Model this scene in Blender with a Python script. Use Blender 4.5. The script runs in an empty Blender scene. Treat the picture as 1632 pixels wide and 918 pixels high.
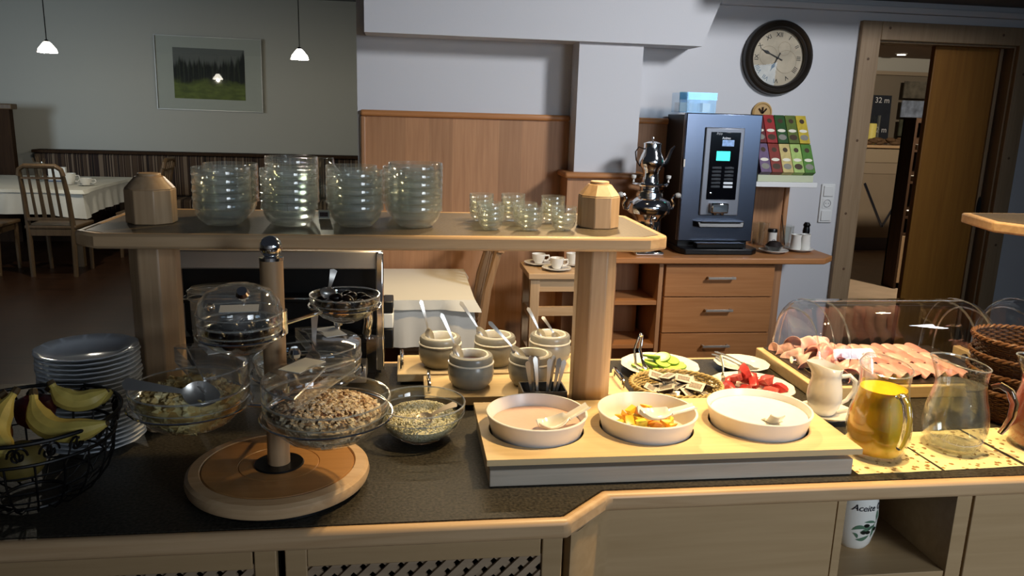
import bpy, bmesh, math, random
from mathutils import Vector, Matrix, noise
R = math.radians
PI = math.pi
random.seed(7)
SC = bpy.context.scene
COL = SC.collection

# ------------------------------------------------------------------ camera
yaw, pitch, roll = 0.138841, 0.2212586, -0.0299254
sy, cy, sp, cp = math.sin(yaw), math.cos(yaw), math.sin(pitch), math.cos(pitch)
fwd = Vector((sy * cp, cy * cp, -sp)); rgt = Vector((cy, -sy, 0)); dwn = fwd.cross(rgt)
r2 = rgt * math.cos(roll) + dwn * math.sin(roll)
d2 = dwn * math.cos(roll) - rgt * math.sin(roll)
cam = bpy.data.cameras.new('camera')
cam.sensor_width = 36.0
cam.lens = 1244.38 / 1632 * 36.0
cam.clip_start = 0.05
cob = bpy.data.objects.new('camera', cam)
COL.objects.link(cob)
up = -d2; bk = -fwd
cob.matrix_world = Matrix(((r2.x, up.x, bk.x, 0), (r2.y, up.y, bk.y, 0), (r2.z, up.z, bk.z, 1.6), (0, 0, 0, 1)))
SC.camera = cob

# ------------------------------------------------------------------ world, lights, exposure
w = bpy.data.worlds.new('world')
SC.world = w
w.use_nodes = True
w.node_tree.nodes['Background'].inputs[0].default_value = (0.70, 0.78, 1.0, 1)
w.node_tree.nodes['Background'].inputs[1].default_value = 0.02
SC.view_settings.view_transform = 'Standard'
SC.view_settings.look = 'None'
SC.view_settings.gamma = 1.0
SC.view_settings.use_curve_mapping = False
SC.view_settings.exposure = 0.0
SC.cycles.max_bounces = 40
SC.cycles.transparent_max_bounces = 64
SC.cycles.transmission_bounces = 40
SC.cycles.glossy_bounces = 5
SC.cycles.diffuse_bounces = 3
SC.cycles.caustics_reflective = False
SC.cycles.caustics_refractive = False
SC.cycles.sample_clamp_indirect = 4.0
SC.cycles.blur_glossy = 0.5


def aim(o, p):
    o.rotation_euler = (Vector(p) - o.location).to_track_quat('-Z', 'Y').to_euler()


def area(name, loc, to, power, color, sx, sy_, spread=180):
    l = bpy.data.lights.new(name, 'AREA')
    l.spread = R(spread)
    l.shape = 'RECTANGLE'; l.size = sx; l.size_y = sy_
    l.energy = power; l.color = color
    o = bpy.data.objects.new(name, l)
    COL.objects.link(o); o.location = loc; aim(o, to)
    return o


def spot(name, loc, to, power, color, ang, blend=0.35, size=0.04):
    l = bpy.data.lights.new(name, 'SPOT')
    l.energy = power; l.color = color; l.spot_size = R(ang); l.spot_blend = blend; l.shadow_soft_size = size
    o = bpy.data.objects.new(name, l)
    COL.objects.link(o); o.location = loc; aim(o, to)
    return o


DAY = (0.72, 0.85, 1.0)
WARM = (1.0, 0.70, 0.34)
area('daylight_window', (3.95, -1.2, 1.86), (1.75, 3.0, 1.3), 3.5, (0.50, 0.74, 1.0), 1.2, 0.62, 110)
area('daylight_high_window', (3.2, 1.2, 3.1), (0.75, 4.25, 1.45), 23, (0.93, 0.95, 1.0), 0.5, 0.5, 80)
area('daylight_fill_rear', (2.7, -2.2, 2.0), (1.2, 1.4, 0.95), 11.5, (0.82, 0.91, 1.0), 1.3, 1.2, 66)  # fill added behind the camera to give the front faces cool light
area('rear_wall_fill', (0.8, -1.4, 2.6), (0.8, -3.2, 1.1), 22, (0.85, 0.92, 1.0), 1.2, 0.8, 150)  # added to light the unseen rear wall, so glass and chrome reflect it
spot('ceiling_spot_counter', (0.98, 1.42, 2.75), (0.84, 1.56, 0.9), 190, WARM, 66, 0.35, 0.06)
spot('ceiling_spot_behind_shelf', (0.75, 3.0, 2.5), (0.35, 2.6, 0.8), 120, WARM, 110, 0.6, 0.04)
spot('ceiling_spot_right', (1.55, 1.45, 2.7), (1.32, 1.70, 0.95), 95, WARM, 64, 0.5, 0.05)
spot('side_fill_spot', (2.15, 2.40, 2.45), (0.30, 2.0, 0.98), 90, WARM, 44, 0.6, 0.05)  # added warm fill for the rear crocks, no known fixture
area('under_shelf_light', (0.16, 1.925, 1.317), (0.16, 1.95, 0.9), 1.9, (1.0, 0.80, 0.52), 0.46, 0.02)
area('dining_window', (-6.2, 4.6, 1.7), (-3.7, 10.0, 1.35), 11, (0.70, 0.86, 1.0), 1.0, 1.0, 70)
spot('lobby_ceiling_light', (5.2, 6.0, 2.42), (5.9, 9.0, 0.9), 230, (1.0, 0.86, 0.68), 150, 0.5, 0.05)

# ------------------------------------------------------------------ mesh helper


class MB:
    """Collects shapes; build() links them as one mesh object."""

    def __init__(self):
        self.v = []; self.f = []; self.m = Matrix.Identity(4)

    def at(self, loc=(0, 0, 0), rot=(0, 0, 0), scale=(1, 1, 1)):
        from mathutils import Euler
        self.m = Matrix.Translation(loc) @ Euler(rot).to_matrix().to_4x4() @ Matrix.Diagonal((*scale, 1))
        return self

    def mat(self, m):
        self.m = m
        return self

    def add(self, vs, fs):
        b = len(self.v)
        self.v.extend(self.m @ Vector(p) for p in vs)
        self.f.extend(tuple(i + b for i in f) for f in fs)
        return self

    def box(self, x0, x1, y0, y1, z0, z1):
        vs = [(x, y, z) for z in (z0, z1) for y in (y0, y1) for x in (x0, x1)]
        return self.add(vs, [(0, 2, 3, 1), (4, 5, 7, 6), (0, 1, 5, 4), (2, 6, 7, 3), (0, 4, 6, 2), (1, 3, 7, 5)])

    def prism(self, poly, z0, z1, top=None):
        n = len(poly); t = top or poly
        vs = [(x, y, z0) for x, y in poly] + [(x, y, z1) for x, y in t]
        return self.add(vs, [tuple(range(n - 1, -1, -1)), tuple(range(n, 2 * n))] + [(i, (i + 1) % n, n + (i + 1) % n, n + i) for i in range(n)])

    def lathe(self, prof, seg=32, fn=None, closed=False, a0=0, a1=2 * PI):
        """prof [(r, z)] from outside in; fn(angle, r, z) -> r"""
        full = abs(a1 - a0 - 2 * PI) < 1e-6
        n = seg if full else seg + 1
        vs = []; fs = []; k = len(prof)
        for i in range(n):
            a = a0 + (a1 - a0) * i / seg
            for r, z in prof:
                rr = fn(a, r, z) if fn else r
                vs.append((rr * math.cos(a), rr * math.sin(a), z))
        for i in range(seg):
            j = (i + 1) % n
            for q in range(k if closed else k - 1):
                p = (q + 1) % k
                if prof[q][0] < 1e-7 and prof[p][0] < 1e-7:
                    continue
                fs.append((i * k + q, j * k + q, j * k + p, i * k + p))
        return self.add(vs, fs)

    def tube(self, pts, r, seg=8, closed=False, flat=1.0, up=(0, 0, 1)):
        pts = [Vector(p) for p in pts]; n = len(pts)
        rs = r if isinstance(r, (list, tuple)) else [r] * n
        vs = []; fs = []
        prev = None
        for i, p in enumerate(pts):
            if closed:
                t = pts[(i + 1) % n] - pts[i - 1]
            else:
                t = pts[min(i + 1, n - 1)] - pts[max(i - 1, 0)]
            t.normalize()
            if prev is None:
                a = t.cross(Vector(up))
                if a.length < 1e-4:
                    a = t.cross(Vector((1, 0, 0)))
            else:
                a = prev - t * prev.dot(t)
            a.normalize(); prev = a
            b = t.cross(a)
            for k in range(seg):
                q = 2 * PI * k / seg
                vs.append(p + a * (math.cos(q) * rs[i]) + b * (math.sin(q) * rs[i] * flat))
        for i in range(n if closed else n - 1):
            j = (i + 1) % n
            for k in range(seg):
                l = (k + 1) % seg
                fs.append((i * seg + k, i * seg + l, j * seg + l, j * seg + k))
        if not closed:
            fs.append(tuple(range(seg - 1, -1, -1)))
            fs.append(tuple((n - 1) * seg + k for k in range(seg)))
        return self.add(vs, fs)

    def ball(self, c, r, seg=16, rings=10, sc=(1, 1, 1)):
        vs = [(c[0], c[1], c[2] - r * sc[2])]; fs = []
        for i in range(1, rings):
            a = -PI / 2 + PI * i / rings
            for k in range(seg):
                q = 2 * PI * k / seg
                vs.append((c[0] + r * sc[0] * math.cos(a) * math.cos(q), c[1] + r * sc[1] * math.cos(a) * math.sin(q), c[2] + r * sc[2] * math.sin(a)))
        vs.append((c[0], c[1], c[2] + r * sc[2]))
        for k in range(seg):
            l = (k + 1) % seg
            fs.append((0, 1 + l, 1 + k))
            for i in range(rings - 2):
                fs.append((1 + i * seg + k, 1 + i * seg + l, 1 + (i + 1) * seg + l, 1 + (i + 1) * seg + k))
            t = 1 + (rings - 2) * seg
            fs.append((t + k, t + l, len(vs) - 1))
        return self.add(vs, fs)

    def grid(self, fn, nu, nv, two=0.0, wrap=False):
        """fn(u, v) -> point, u, v in 0..1; two > 0 gives the sheet a thickness"""
        P = [[Vector(fn(i / nu, j / nv)) for j in range(nv + 1)] for i in range(nu + 1)]
        vs = [p for row in P for p in row]
        k = nv + 1
        fs = [(i * k + j, (i + 1) * k + j, (i + 1) * k + j + 1, i * k + j + 1) for i in range(nu) for j in range(nv)]
        if two:
            N = []
            for i in range(nu + 1):
                for j in range(nv + 1):
                    a = P[min(i + 1, nu)][j] - P[max(i - 1, 0)][j]
                    b = P[i][min(j + 1, nv)] - P[i][max(j - 1, 0)]
                    c = a.cross(b)
                    N.append(c.normalized() if c.length > 1e-12 else Vector((0, 0, 1)))
            o = len(vs)
            vs += [p - n * two for p, n in zip(list(vs), N)]
            fs += [tuple(reversed([q + o for q in f])) for f in list(fs)]
            for i in range(nu):
                fs.append((i * k, i * k + o, (i + 1) * k + o, (i + 1) * k))
                a = i * k + nv; b = (i + 1) * k + nv
                fs.append((a, b, b + o, a + o))
            for j in range(nv):
                fs.append((j, j + 1, j + 1 + o, j + o))
                a = nu * k + j
                fs.append((a, a + o, a + 1 + o, a + 1))
        return self.add(vs, fs)

    def mesh(self, name, mat=None, ang=35):
        me = bpy.data.meshes.new(name)
        me.from_pydata([tuple(p) for p in self.v], [], self.f)
        bm = bmesh.new(); bm.from_mesh(me)
        bmesh.ops.recalc_face_normals(bm, faces=bm.faces)
        bm.to_mesh(me); bm.free()
        if ang:
            me.shade_smooth()
            me.set_sharp_from_angle(angle=R(ang))
        if mat:
            me.materials.append(mat)
        return me

    def build(self, name, mat, parent=None, loc=None, rot=None, bev=0.0, ang=35, seg=2):
        return link(name, self.mesh(name, mat, ang), parent, loc, rot, bev, seg)


def link(name, me, parent=None, loc=None, rot=None, bev=0.0, seg=2):
    o = bpy.data.objects.new(name, me)
    COL.objects.link(o)
    if parent:
        o.parent = parent
    if loc:
        o.location = loc
    if rot:
        o.rotation_euler = rot
    if bev:
        b = o.modifiers.new('bevel', 'BEVEL')
        b.width = bev; b.segments = seg; b.limit_method = 'ANGLE'; b.angle_limit = R(40)
    return o


def tag(o, label=None, cat=None, group=None, kind=None):
    if label: o['label'] = label
    if cat: o['category'] = cat
    if group: o['group'] = group
    if kind: o['kind'] = kind
    return o


def thing(name, label, cat, loc=(0, 0, 0), rot=(0, 0, 0), group=None, kind=None):
    o = bpy.data.objects.new(name, None)
    o.empty_display_size = 0.02
    COL.objects.link(o)
    o.location = loc; o.rotation_euler = rot
    return tag(o, label, cat, group, kind)


def dup(o, parent=None, loc=None, rot=None, label=None, scale=None):
    c = o.copy()
    COL.objects.link(c)
    if parent: c.parent = parent
    if loc is not None: c.location = loc
    if rot is not None: c.rotation_euler = rot
    if scale is not None: c.scale = scale
    if label: c['label'] = label
    for ch in list(o.children):
        dup(ch, c)
    return c


def struct(name, mb, mat, parent=None, bev=0.0, ang=35):
    o = mb.build(name, mat, parent, bev=bev, ang=ang)
    if not parent:
        o['kind'] = 'structure'
    return o


def ngon(n, r, a0=0, cx=0, cy_=0):
    return [(cx + r * math.cos(a0 + 2 * PI * i / n), cy_ + r * math.sin(a0 + 2 * PI * i / n)) for i in range(n)]


def text_mesh(txt, size, mat, ext=0.0004, align='CENTER', shear=0.0, bold=0.0):
    cu = bpy.data.curves.new('lettering', 'FONT')
    cu.body = txt; cu.size = size; cu.extrude = ext; cu.align_x = align; cu.align_y = 'CENTER'; cu.shear = shear; cu.offset = bold
    cu.resolution_u = 3
    o = bpy.data.objects.new('lettering', cu)
    COL.objects.link(o)
    me = bpy.data.meshes.new_from_object(o.evaluated_get(bpy.context.evaluated_depsgraph_get()))
    bpy.data.objects.remove(o); bpy.data.curves.remove(cu)
    me.materials.clear(); me.materials.append(mat)
    me.name = 'lettering'
    return me


ORD = ['topmost', 'second', 'third', 'fourth', 'fifth', 'sixth', 'seventh', 'eighth', 'ninth', 'tenth', 'eleventh', 'twelfth', 'thirteenth', 'fourteenth',
       'fifteenth', 'sixteenth', 'seventeenth', 'eighteenth', 'nineteenth', 'twentieth', 'lowest']

# ------------------------------------------------------------------ materials


def new_mat(name):
    m = bpy.data.materials.new(name)
    m.use_nodes = True
    nt = m.node_tree
    return m, nt, nt.nodes['Principled BSDF']


def lin(c):
    return tuple((x / 12.92 if x <= 0.04045 else ((x + 0.055) / 1.055) ** 2.4) for x in c)


def pbr(name, col, rough=0.5, metal=0.0, spec=0.5, var=0.0, scale=30.0, bump=0.0, emit=None, es=0.0, sss=0.0, coat=0.0, stretch=None, trans=0.0, ior=1.45):
    """col in sRGB 0..1; var mixes a darker tone by noise; bump adds fine relief"""
    m, nt, b = new_mat(name)
    c = lin(col)
    b.inputs['Base Color'].default_value = (*c, 1)
    b.inputs['Roughness'].default_value = rough
    b.inputs['Metallic'].default_value = metal
    b.inputs['Specular IOR Level'].default_value = spec
    b.inputs['Coat Weight'].default_value = coat
    b.inputs['Transmission Weight'].default_value = trans
    b.inputs['IOR'].default_value = ior
    if sss:
        b.inputs['Subsurface Weight'].default_value = sss
        b.inputs['Subsurface Radius'].default_value = (0.02, 0.01, 0.006)
    if emit:
        b.inputs['Emission Color'].default_value = (*lin(emit), 1)
        b.inputs['Emission Strength'].default_value = es
    if var or bump:
        tc = nt.nodes.new('ShaderNodeTexCoord'); mp = nt.nodes.new('ShaderNodeMapping'); nz = nt.nodes.new('ShaderNodeTexNoise')
        nt.links.new(tc.outputs['Object'], mp.inputs[0]); nt.links.new(mp.outputs[0], nz.inputs['Vector'])
        if stretch: mp.inputs['Scale'].default_value = stretch
        nz.inputs['Scale'].default_value = scale; nz.inputs['Detail'].default_value = 4
        if var:
            rp = nt.nodes.new('ShaderNodeValToRGB')
            rp.color_ramp.elements[0].position = 0.3; rp.color_ramp.elements[1].position = 0.7
            rp.color_ramp.elements[0].color = (*[x * (1 - var) for x in c], 1)
            rp.color_ramp.elements[1].color = (*[min(1, x * (1 + var * 0.35)) for x in c], 1)
            nt.links.new(nz.outputs['Fac'], rp.inputs[0]); nt.links.new(rp.outputs[0], b.inputs['Base Color'])
        if bump:
            bp = nt.nodes.new('ShaderNodeBump'); bp.inputs['Strength'].default_value = bump; bp.inputs['Distance'].default_value = 0.002
            nt.links.new(nz.outputs['Fac'], bp.inputs['Height']); nt.links.new(bp.outputs[0], b.inputs['Normal'])
    return m


def wood(name, c1, c2, axis='x', rough=0.42, scale=1.0, strips=0.0, spec=0.4):
    """grain runs along axis (object coordinates); strips > 0 adds veneer strips of that width across it"""
    m, nt, b = new_mat(name)
    N = nt.nodes.new; L = nt.links.new
    tc = N('ShaderNodeTexCoord'); mp = N('ShaderNodeMapping')
    L(tc.outputs['Object'], mp.inputs[0])
    s = {'x': (1.2, 22, 22), 'y': (22, 1.2, 22), 'z': (22, 22, 1.2)}[axis]
    mp.inputs['Scale'].default_value = tuple(q * scale for q in s)
    nz = N('ShaderNodeTexNoise'); nz.inputs['Scale'].default_value = 3.0; nz.inputs['Detail'].default_value = 6; nz.inputs['Distortion'].default_value = 0.6
    L(mp.outputs[0], nz.inputs['Vector'])
    rp = N('ShaderNodeValToRGB')
    rp.color_ramp.elements[0].position = 0.28; rp.color_ramp.elements[1].position = 0.72
    rp.color_ramp.elements[0].color = (*lin(c2), 1); rp.color_ramp.elements[1].color = (*lin(c1), 1)
    L(nz.outputs['Fac'], rp.inputs[0])
    out = rp.outputs[0]
    if strips:
        sx = N('ShaderNodeSeparateXYZ'); L(tc.outputs['Object'], sx.inputs[0])
        d = N('ShaderNodeMath'); d.operation = 'DIVIDE'; d.inputs[1].default_value = strips
        L(sx.outputs['X'], d.inputs[0])
        fl = N('ShaderNodeMath'); fl.operation = 'FLOOR'; L(d.outputs[0], fl.inputs[0])
        wn = N('ShaderNodeTexWhiteNoise'); wn.noise_dimensions = '1D'; L(fl.outputs[0], wn.inputs['W'])
        mr = N('ShaderNodeMapRange'); mr.inputs['To Min'].default_value = 0.84; mr.inputs['To Max'].default_value = 1.1
        L(wn.outputs['Value'], mr.inputs['Value'])
        mx = N('ShaderNodeMix'); mx.data_type = 'RGBA'; mx.blend_type = 'MULTIPLY'; mx.inputs['Factor'].default_value = 1
        L(out, mx.inputs[6]); L(mr.outputs[0], mx.inputs[7]); out = mx.outputs[2]
    L(out, b.inputs['Base Color'])
    bp = N('ShaderNodeBump'); bp.inputs['Strength'].default_value = 0.08; bp.inputs['Distance'].default_value = 0.001
    L(nz.outputs['Fac'], bp.inputs['Height']); L(bp.outputs[0], b.inputs['Normal'])
    b.inputs['Roughness'].default_value = rough; b.inputs['Specular IOR Level'].default_value = spec
    return m


def thin_glass(name, tint=(0.97, 0.985, 0.98), base=0.05, k=0.85, power=3.5, rough=0.015, haze=0.0):
    """clear thin-walled glass or plastic: reflects by angle, lets the rest through"""
    m = bpy.data.materials.new(name); m.use_nodes = True
    nt = m.node_tree; nt.nodes.clear()
    N = nt.nodes.new; L = nt.links.new
    out = N('ShaderNodeOutputMaterial'); mix = N('ShaderNodeMixShader'); tr = N('ShaderNodeBsdfTransparent'); gl = N('ShaderNodeBsdfGlossy')
    tr.inputs[0].default_value = (*tint, 1); gl.inputs['Roughness'].default_value = rough; gl.inputs[0].default_value = (1, 1, 1, 1)
    lw = N('ShaderNodeLayerWeight'); lw.inputs['Blend'].default_value = 0.5
    pw = N('ShaderNodeMath'); pw.operation = 'POWER'; pw.inputs[1].default_value = power
    ml = N('ShaderNodeMath'); ml.operation = 'MULTIPLY_ADD'; ml.inputs[1].default_value = k; ml.inputs[2].default_value = base
    L(lw.outputs['Facing'], pw.inputs[0]); L(pw.outputs[0], ml.inputs[0]); L(ml.outputs[0], mix.inputs[0])
    L(tr.outputs[0], mix.inputs[1]); L(gl.outputs[0], mix.inputs[2]); L(mix.outputs[0], out.inputs[0])
    if haze:                                        # diffuse brightness put in where reflections fall short, besides fine scratches of used glass
        df = N('ShaderNodeBsdfDiffuse'); df.inputs[0].default_value = (0.85, 0.88, 0.85, 1)
        m2 = N('ShaderNodeMixShader'); m2.inputs[0].default_value = haze
        L(mix.outputs[0], m2.inputs[1]); L(df.outputs[0], m2.inputs[2]); L(m2.outputs[0], out.inputs[0])
    return m


M = {}
M['wall'] = pbr('wall_plaster', (0.80, 0.80, 0.81), 0.9, spec=0.2, bump=0.12, scale=180)
M['wall_far'] = pbr('wall_plaster_dining', (0.72, 0.72, 0.69), 0.9, spec=0.2, bump=0.12, scale=160)
M['ceil'] = pbr('ceiling_paint', (0.48, 0.49, 0.50), 0.9, spec=0.2)
M['floor'] = wood('floor_parquet', (0.25, 0.16, 0.10), (0.15, 0.09, 0.06), 'x', 0.35, 0.5, strips=0.11)
M['floor_lobby'] = pbr('floor_tile_lobby', (0.72, 0.63, 0.53), 0.4, var=0.12, scale=6)
M['beech'] = wood('beech_veneer', (0.72, 0.53, 0.37), (0.65, 0.46, 0.31), 'z', 0.45, 0.8, strips=0.125)
M['beech_x'] = wood('beech_veneer_flat', (0.74, 0.51, 0.31), (0.67, 0.44, 0.25), 'x', 0.45, 0.8)
M['maple'] = wood('maple', (0.80, 0.68, 0.53), (0.72, 0.59, 0.44), 'x', 0.38, 1.0)
M['maple_z'] = wood('maple_upright', (0.78, 0.66, 0.52), (0.69, 0.57, 0.43), 'z', 0.38, 1.0)
M['maple_pale'] = wood('maple_pale', (0.88, 0.78, 0.60), (0.82, 0.71, 0.53), 'x', 0.4, 1.0)
M['maple_grey'] = wood('maple_cabinet', (0.71, 0.60, 0.45), (0.66, 0.55, 0.40), 'x', 0.45, 0.7)
M['pine'] = wood('pine_frame', (0.62, 0.52, 0.40), (0.55, 0.45, 0.33), 'z', 0.5, 0.7)
M['door'] = wood('oak_door', (0.62, 0.42, 0.16), (0.55, 0.36, 0.13), 'z', 0.4, 0.6)
M['darkwood'] = wood('dark_wood', (0.24, 0.165, 0.10), (0.17, 0.11, 0.07), 'z', 0.75, 0.8, spec=0.15)
M['chairwood'] = wood('chair_wood', (0.41, 0.33, 0.23), (0.34, 0.26, 0.18), 'z', 0.5, 1.0)
M['laminate'] = pbr('dark_laminate', (0.245, 0.23, 0.20), 0.42, var=0.75, scale=170, bump=0.3, spec=0.28)
M['laminate_shelf'] = pbr('grey_brown_laminate', (0.40, 0.36, 0.31), 0.40, var=0.4, scale=190)
M['black'] = pbr('black_plastic', (0.035, 0.035, 0.04), 0.35)
M['blackmat'] = pbr('black_matt', (0.02, 0.02, 0.02), 0.8)
M['wire'] = pbr('black_wire', (0.03, 0.028, 0.03), 0.45)
M['chrome'] = pbr('chrome', (0.94, 0.94, 0.94), 0.10, metal=1.0)
M['steel'] = pbr('brushed_steel', (0.46, 0.49, 0.56), 0.25, metal=1.0, var=0.12, scale=40, stretch=(1, 1, 30))
M['steel_dull'] = pbr('dull_steel', (0.74, 0.70, 0.65), 0.42, metal=0.7)
M['cutlery'] = pbr('cutlery_steel', (0.72, 0.71, 0.69), 0.30, metal=0.85)
M['china'] = pbr('white_china', (0.90, 0.89, 0.86), 0.12, spec=0.6)
M['plate'] = pbr('white_plate_glaze', (0.86, 0.88, 0.90), 0.08, spec=0.6)
M['melamine'] = pbr('white_melamine', (0.92, 0.91, 0.90), 0.28)
M['stoneware'] = pbr('grey_stoneware', (0.56, 0.55, 0.51), 0.25, var=0.08, scale=60)
M['stoneline'] = pbr('pale_glaze', (0.92, 0.90, 0.84), 0.2)
M['cloth'] = pbr('white_tablecloth', (0.85, 0.84, 0.80), 0.85, bump=0.1, scale=300)
M['overlay'] = pbr('cream_table_overlay', (0.90, 0.89, 0.84), 0.85, bump=0.1, scale=300)
M['paper'] = pbr('white_paper', (0.90, 0.90, 0.88), 0.7)
M['glass'] = thin_glass('clear_glass_bowl', (0.965, 0.98, 0.972), 0.055, 0.8, 3.0, 0.03)
M['bowlglass'] = thin_glass('scratched_brightened_glass', (0.965, 0.98, 0.972), 0.065, 0.8, 2.6, 0.09, 0.045)  # haze lifts the stacked bowls in place of mirrored surroundings
M['edge_soft'] = thin_glass('clear_cover_edge', (0.94, 0.95, 0.95), 0.16, 0.7, 2.2, 0.1, 0.04)
M['edge'] = thin_glass('clear_edge', (0.93, 0.95, 0.95), 0.25, 0.7, 2.0, 0.12, 0.16)
M['realglass'] = pbr('solid_clear_glass', (1.0, 1.0, 1.0), 0.02, trans=1.0, ior=1.46)
M['plastic'] = thin_glass('clear_plastic', (0.955, 0.96, 0.965), 0.055, 0.75, 3.0, 0.06, 0.03)
M['acrylic'] = thin_glass('clear_acrylic', (0.96, 0.97, 0.97), 0.045, 0.8, 3.4, 0.02)
M['jugglass'] = thin_glass('jug_glass', (0.97, 0.98, 0.975), 0.05, 0.85, 3.2, 0.01)
M['white'] = pbr('white_plastic', (0.88, 0.88, 0.87), 0.35)
M['textblack'] = pbr('black_print', (0.05, 0.05, 0.06), 0.6)
M['textwhite'] = pbr('white_print', (0.85, 0.86, 0.88), 0.6)

# ------------------------------------------------------------------ the setting
W = 4.28                                        # face of the back wall
struct('floor', MB().box(-8, 2.0, -3.2, 10.2, -0.05, 0.0).box(2.0, 6.5, -3.2, 4.45, -0.05, 0.0), M['floor'])
struct('floor', MB().box(2.0, 10, 4.45, 10.4, -0.05, 0.0), M['floor_lobby'])
wb = MB()
wb.box(-0.25, 2.60, W, W + 0.17, 0, 2.9).box(3.52, 6.5, W, W + 0.17, 0, 2.9).box(2.60, 3.52, W, W + 0.17, 2.07, 2.9)
struct('wall_back', wb, M['wall'])
struct('wall_side', MB().box(-0.25, -0.10, W + 0.17, 10.2, 0, 2.9), M['wall_far'])
struct('wall_far', MB().box(-8, -0.25, 10.0, 10.2, 0, 2.9), M['wall_far'])
struct('wall_front', MB().box(-8, 6.5, -3.4, -3.2, 0, 2.9), M['wall'])
struct('wall_right', MB().box(6.5, 6.7, -3.4, W, 0, 2.9), M['wall'])
struct('wall_left', MB().box(-8.2, -8.0, -3.4, 10.2, 0, 2.9), M['wall_far'])
struct('ceiling', MB().box(-8.2, -0.1, W, 10.2, 2.83, 2.9), M['ceil'])
struct('ceiling', MB().box(1.70, 6.5, 3.72, W, 2.265, 2.33), M['ceil'])
struct('pillar', MB().box(0.885, 1.225, 4.10, W, 0, 2.0), M['wall'])
bm_ = MB().mat(Matrix(((0, 0, 1, 0), (1, 0, 0, 0), (0, 1, 0, 0), (0, 0, 0, 1))))
so = MB()
so.add([(-0.20, 4.07, 1.963), (1.53, 4.07, 1.963), (1.66, 4.07, 2.32), (-0.20, 4.07, 2.32), (-0.20, W, 1.963), (1.53, W, 1.963), (1.66, W, 2.32), (-0.20, W, 2.32)],
       [(0, 1, 2, 3), (7, 6, 5, 4), (0, 4, 5, 1), (1, 5, 6, 2), (2, 6, 7, 3), (3, 7, 4, 0)])
struct('ceiling_beam', so, M['wall'])
struct('trim_1', MB().box(1.68, 6.5, W - 0.035, W, 2.20, 2.235), M['wall'], bev=0.006)

# wood panelling on the back wall: sheets with a rounded cap rail
pn = bpy.data.objects.new('trim_2', None); COL.objects.link(pn); pn['kind'] = 'structure'
MB().box(-0.205, 0.885, W - 0.02, W, 0, 1.56).build('panel', M['beech'], pn)
MB().box(-0.235, 0.885, W - 0.038, W, 1.56, 1.592).build('cap_rail', M['beech_x'], pn, bev=0.012, seg=3)
MB().box(-0.235, -0.205, W - 0.034, W, 0, 1.56).build('side_rail', M['beech'], pn, bev=0.01, seg=3)
MB().box(1.225, 2.16, W - 0.02, W, 0, 1.56).build('panel', M['beech'], pn)
MB().box(1.225, 2.19, W - 0.038, W, 1.56, 1.592).build('cap_rail', M['beech_x'], pn, bev=0.012, seg=3)
MB().box(2.16, 2.19, W - 0.034, W, 0, 1.56).build('side_rail', M['beech'], pn, bev=0.01, seg=3)
pc = bpy.data.objects.new('trim_3', None); COL.objects.link(pc); pc['kind'] = 'structure'
MB().box(0.845, 1.265, 4.06, W - 0.02, 0, 1.272).build('panel', M['beech'], pc)
MB().box(0.825, 1.285, 4.03, W - 0.02, 1.272, 1.302).build('cap_rail', M['beech_x'], pc, bev=0.012, seg=3)

# sliding door and its knotty frame
dr = bpy.data.objects.new('door_1', None); COL.objects.link(dr); dr['kind'] = 'structure'
MB().box(2.515, 2.632, W - 0.03, W, 0, 2.155).build('side_casing', M['pine'], dr, bev=0.004)
MB().box(3.495, 3.595, W - 0.03, W, 0, 2.155).build('side_casing', M['pine'], dr, bev=0.004)
MB().box(2.632, 3.495, W - 0.03, W, 2.055, 2.155).build('head_casing', M['pine'], dr, bev=0.004)
MB().box(2.60, 2.638, W, W + 0.17, 0, 2.07).box(3.485, 3.52, W, W + 0.17, 0, 2.07).box(2.638, 3.485, W, W + 0.17, 2.045, 2.07).build('jamb', M['pine'], dr)
kn = pbr('pine_knot', (0.36, 0.26, 0.17), 0.6)
for x, z in ((2.57, 1.95), (2.565, 1.50), (2.55, 1.08), (2.68, 2.12), (3.38, 2.11), (3.54, 1.42), (3.545, 1.9), (3.55, 0.9), (2.58, 0.75)):
    MB().at((x, W - 0.0302, z), (PI / 2, 0, 0)).lathe([(0.0, 0.0006), (0.007, 0.0005), (0.008, 0)], 10).build('knot', kn, dr)
MB().box(3.035, 3.44, W + 0.06, W + 0.10, 0.01, 2.047).build('door_leaf', M['door'], dr, bev=0.004)
MB().box(3.44, 3.462, W + 0.05, W + 0.11, 0.01, 2.047).build('door_edge', M['pine'], dr, bev=0.003)
MB().at((3.455, W + 0.045, 1.12), (PI / 2, 0, 0), (1, 5.0, 1)).lathe([(0, 0.004), (0.010, 0.004), (0.013, 0.0)], 16).build('door_pull', M['blackmat'], dr)

# lobby seen through the doorway
struct('wall_lobby', MB().box(3.9, 10, 10.2, 10.4, 0, 2.7).box(9.9, 10, 4.45, 10.2, 0, 2.7), M['wall_far'])
struct('ceiling', MB().box(2.0, 10, 4.45, 10.4, 2.47, 2.6), pbr('lobby_ceiling', (0.50, 0.42, 0.35), 0.8))
ar = MB()
pa = [(6.12, 0.0), (6.12, 2.12), (6.24, 2.29), (8.4, 2.29), (8.4, 2.24), (6.27, 2.24), (6.18, 2.10), (6.18, 0.0)]
ar.add([(x, 10.12, z) for x, z in pa] + [(x, 10.2, z) for x, z in pa],
       [(0, 1, 6, 7), (1, 2, 5, 6), (2, 3, 4, 5), (8, 15, 14, 9), (9, 14, 13, 10), (10, 13, 12, 11)] + [(i, (i + 1) % 8, 8 + (i + 1) % 8, 8 + i) for i in range(8)])
struct('trim_4', ar, pbr('arch_moulding', (0.62, 0.56, 0.48), 0.6))
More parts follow.
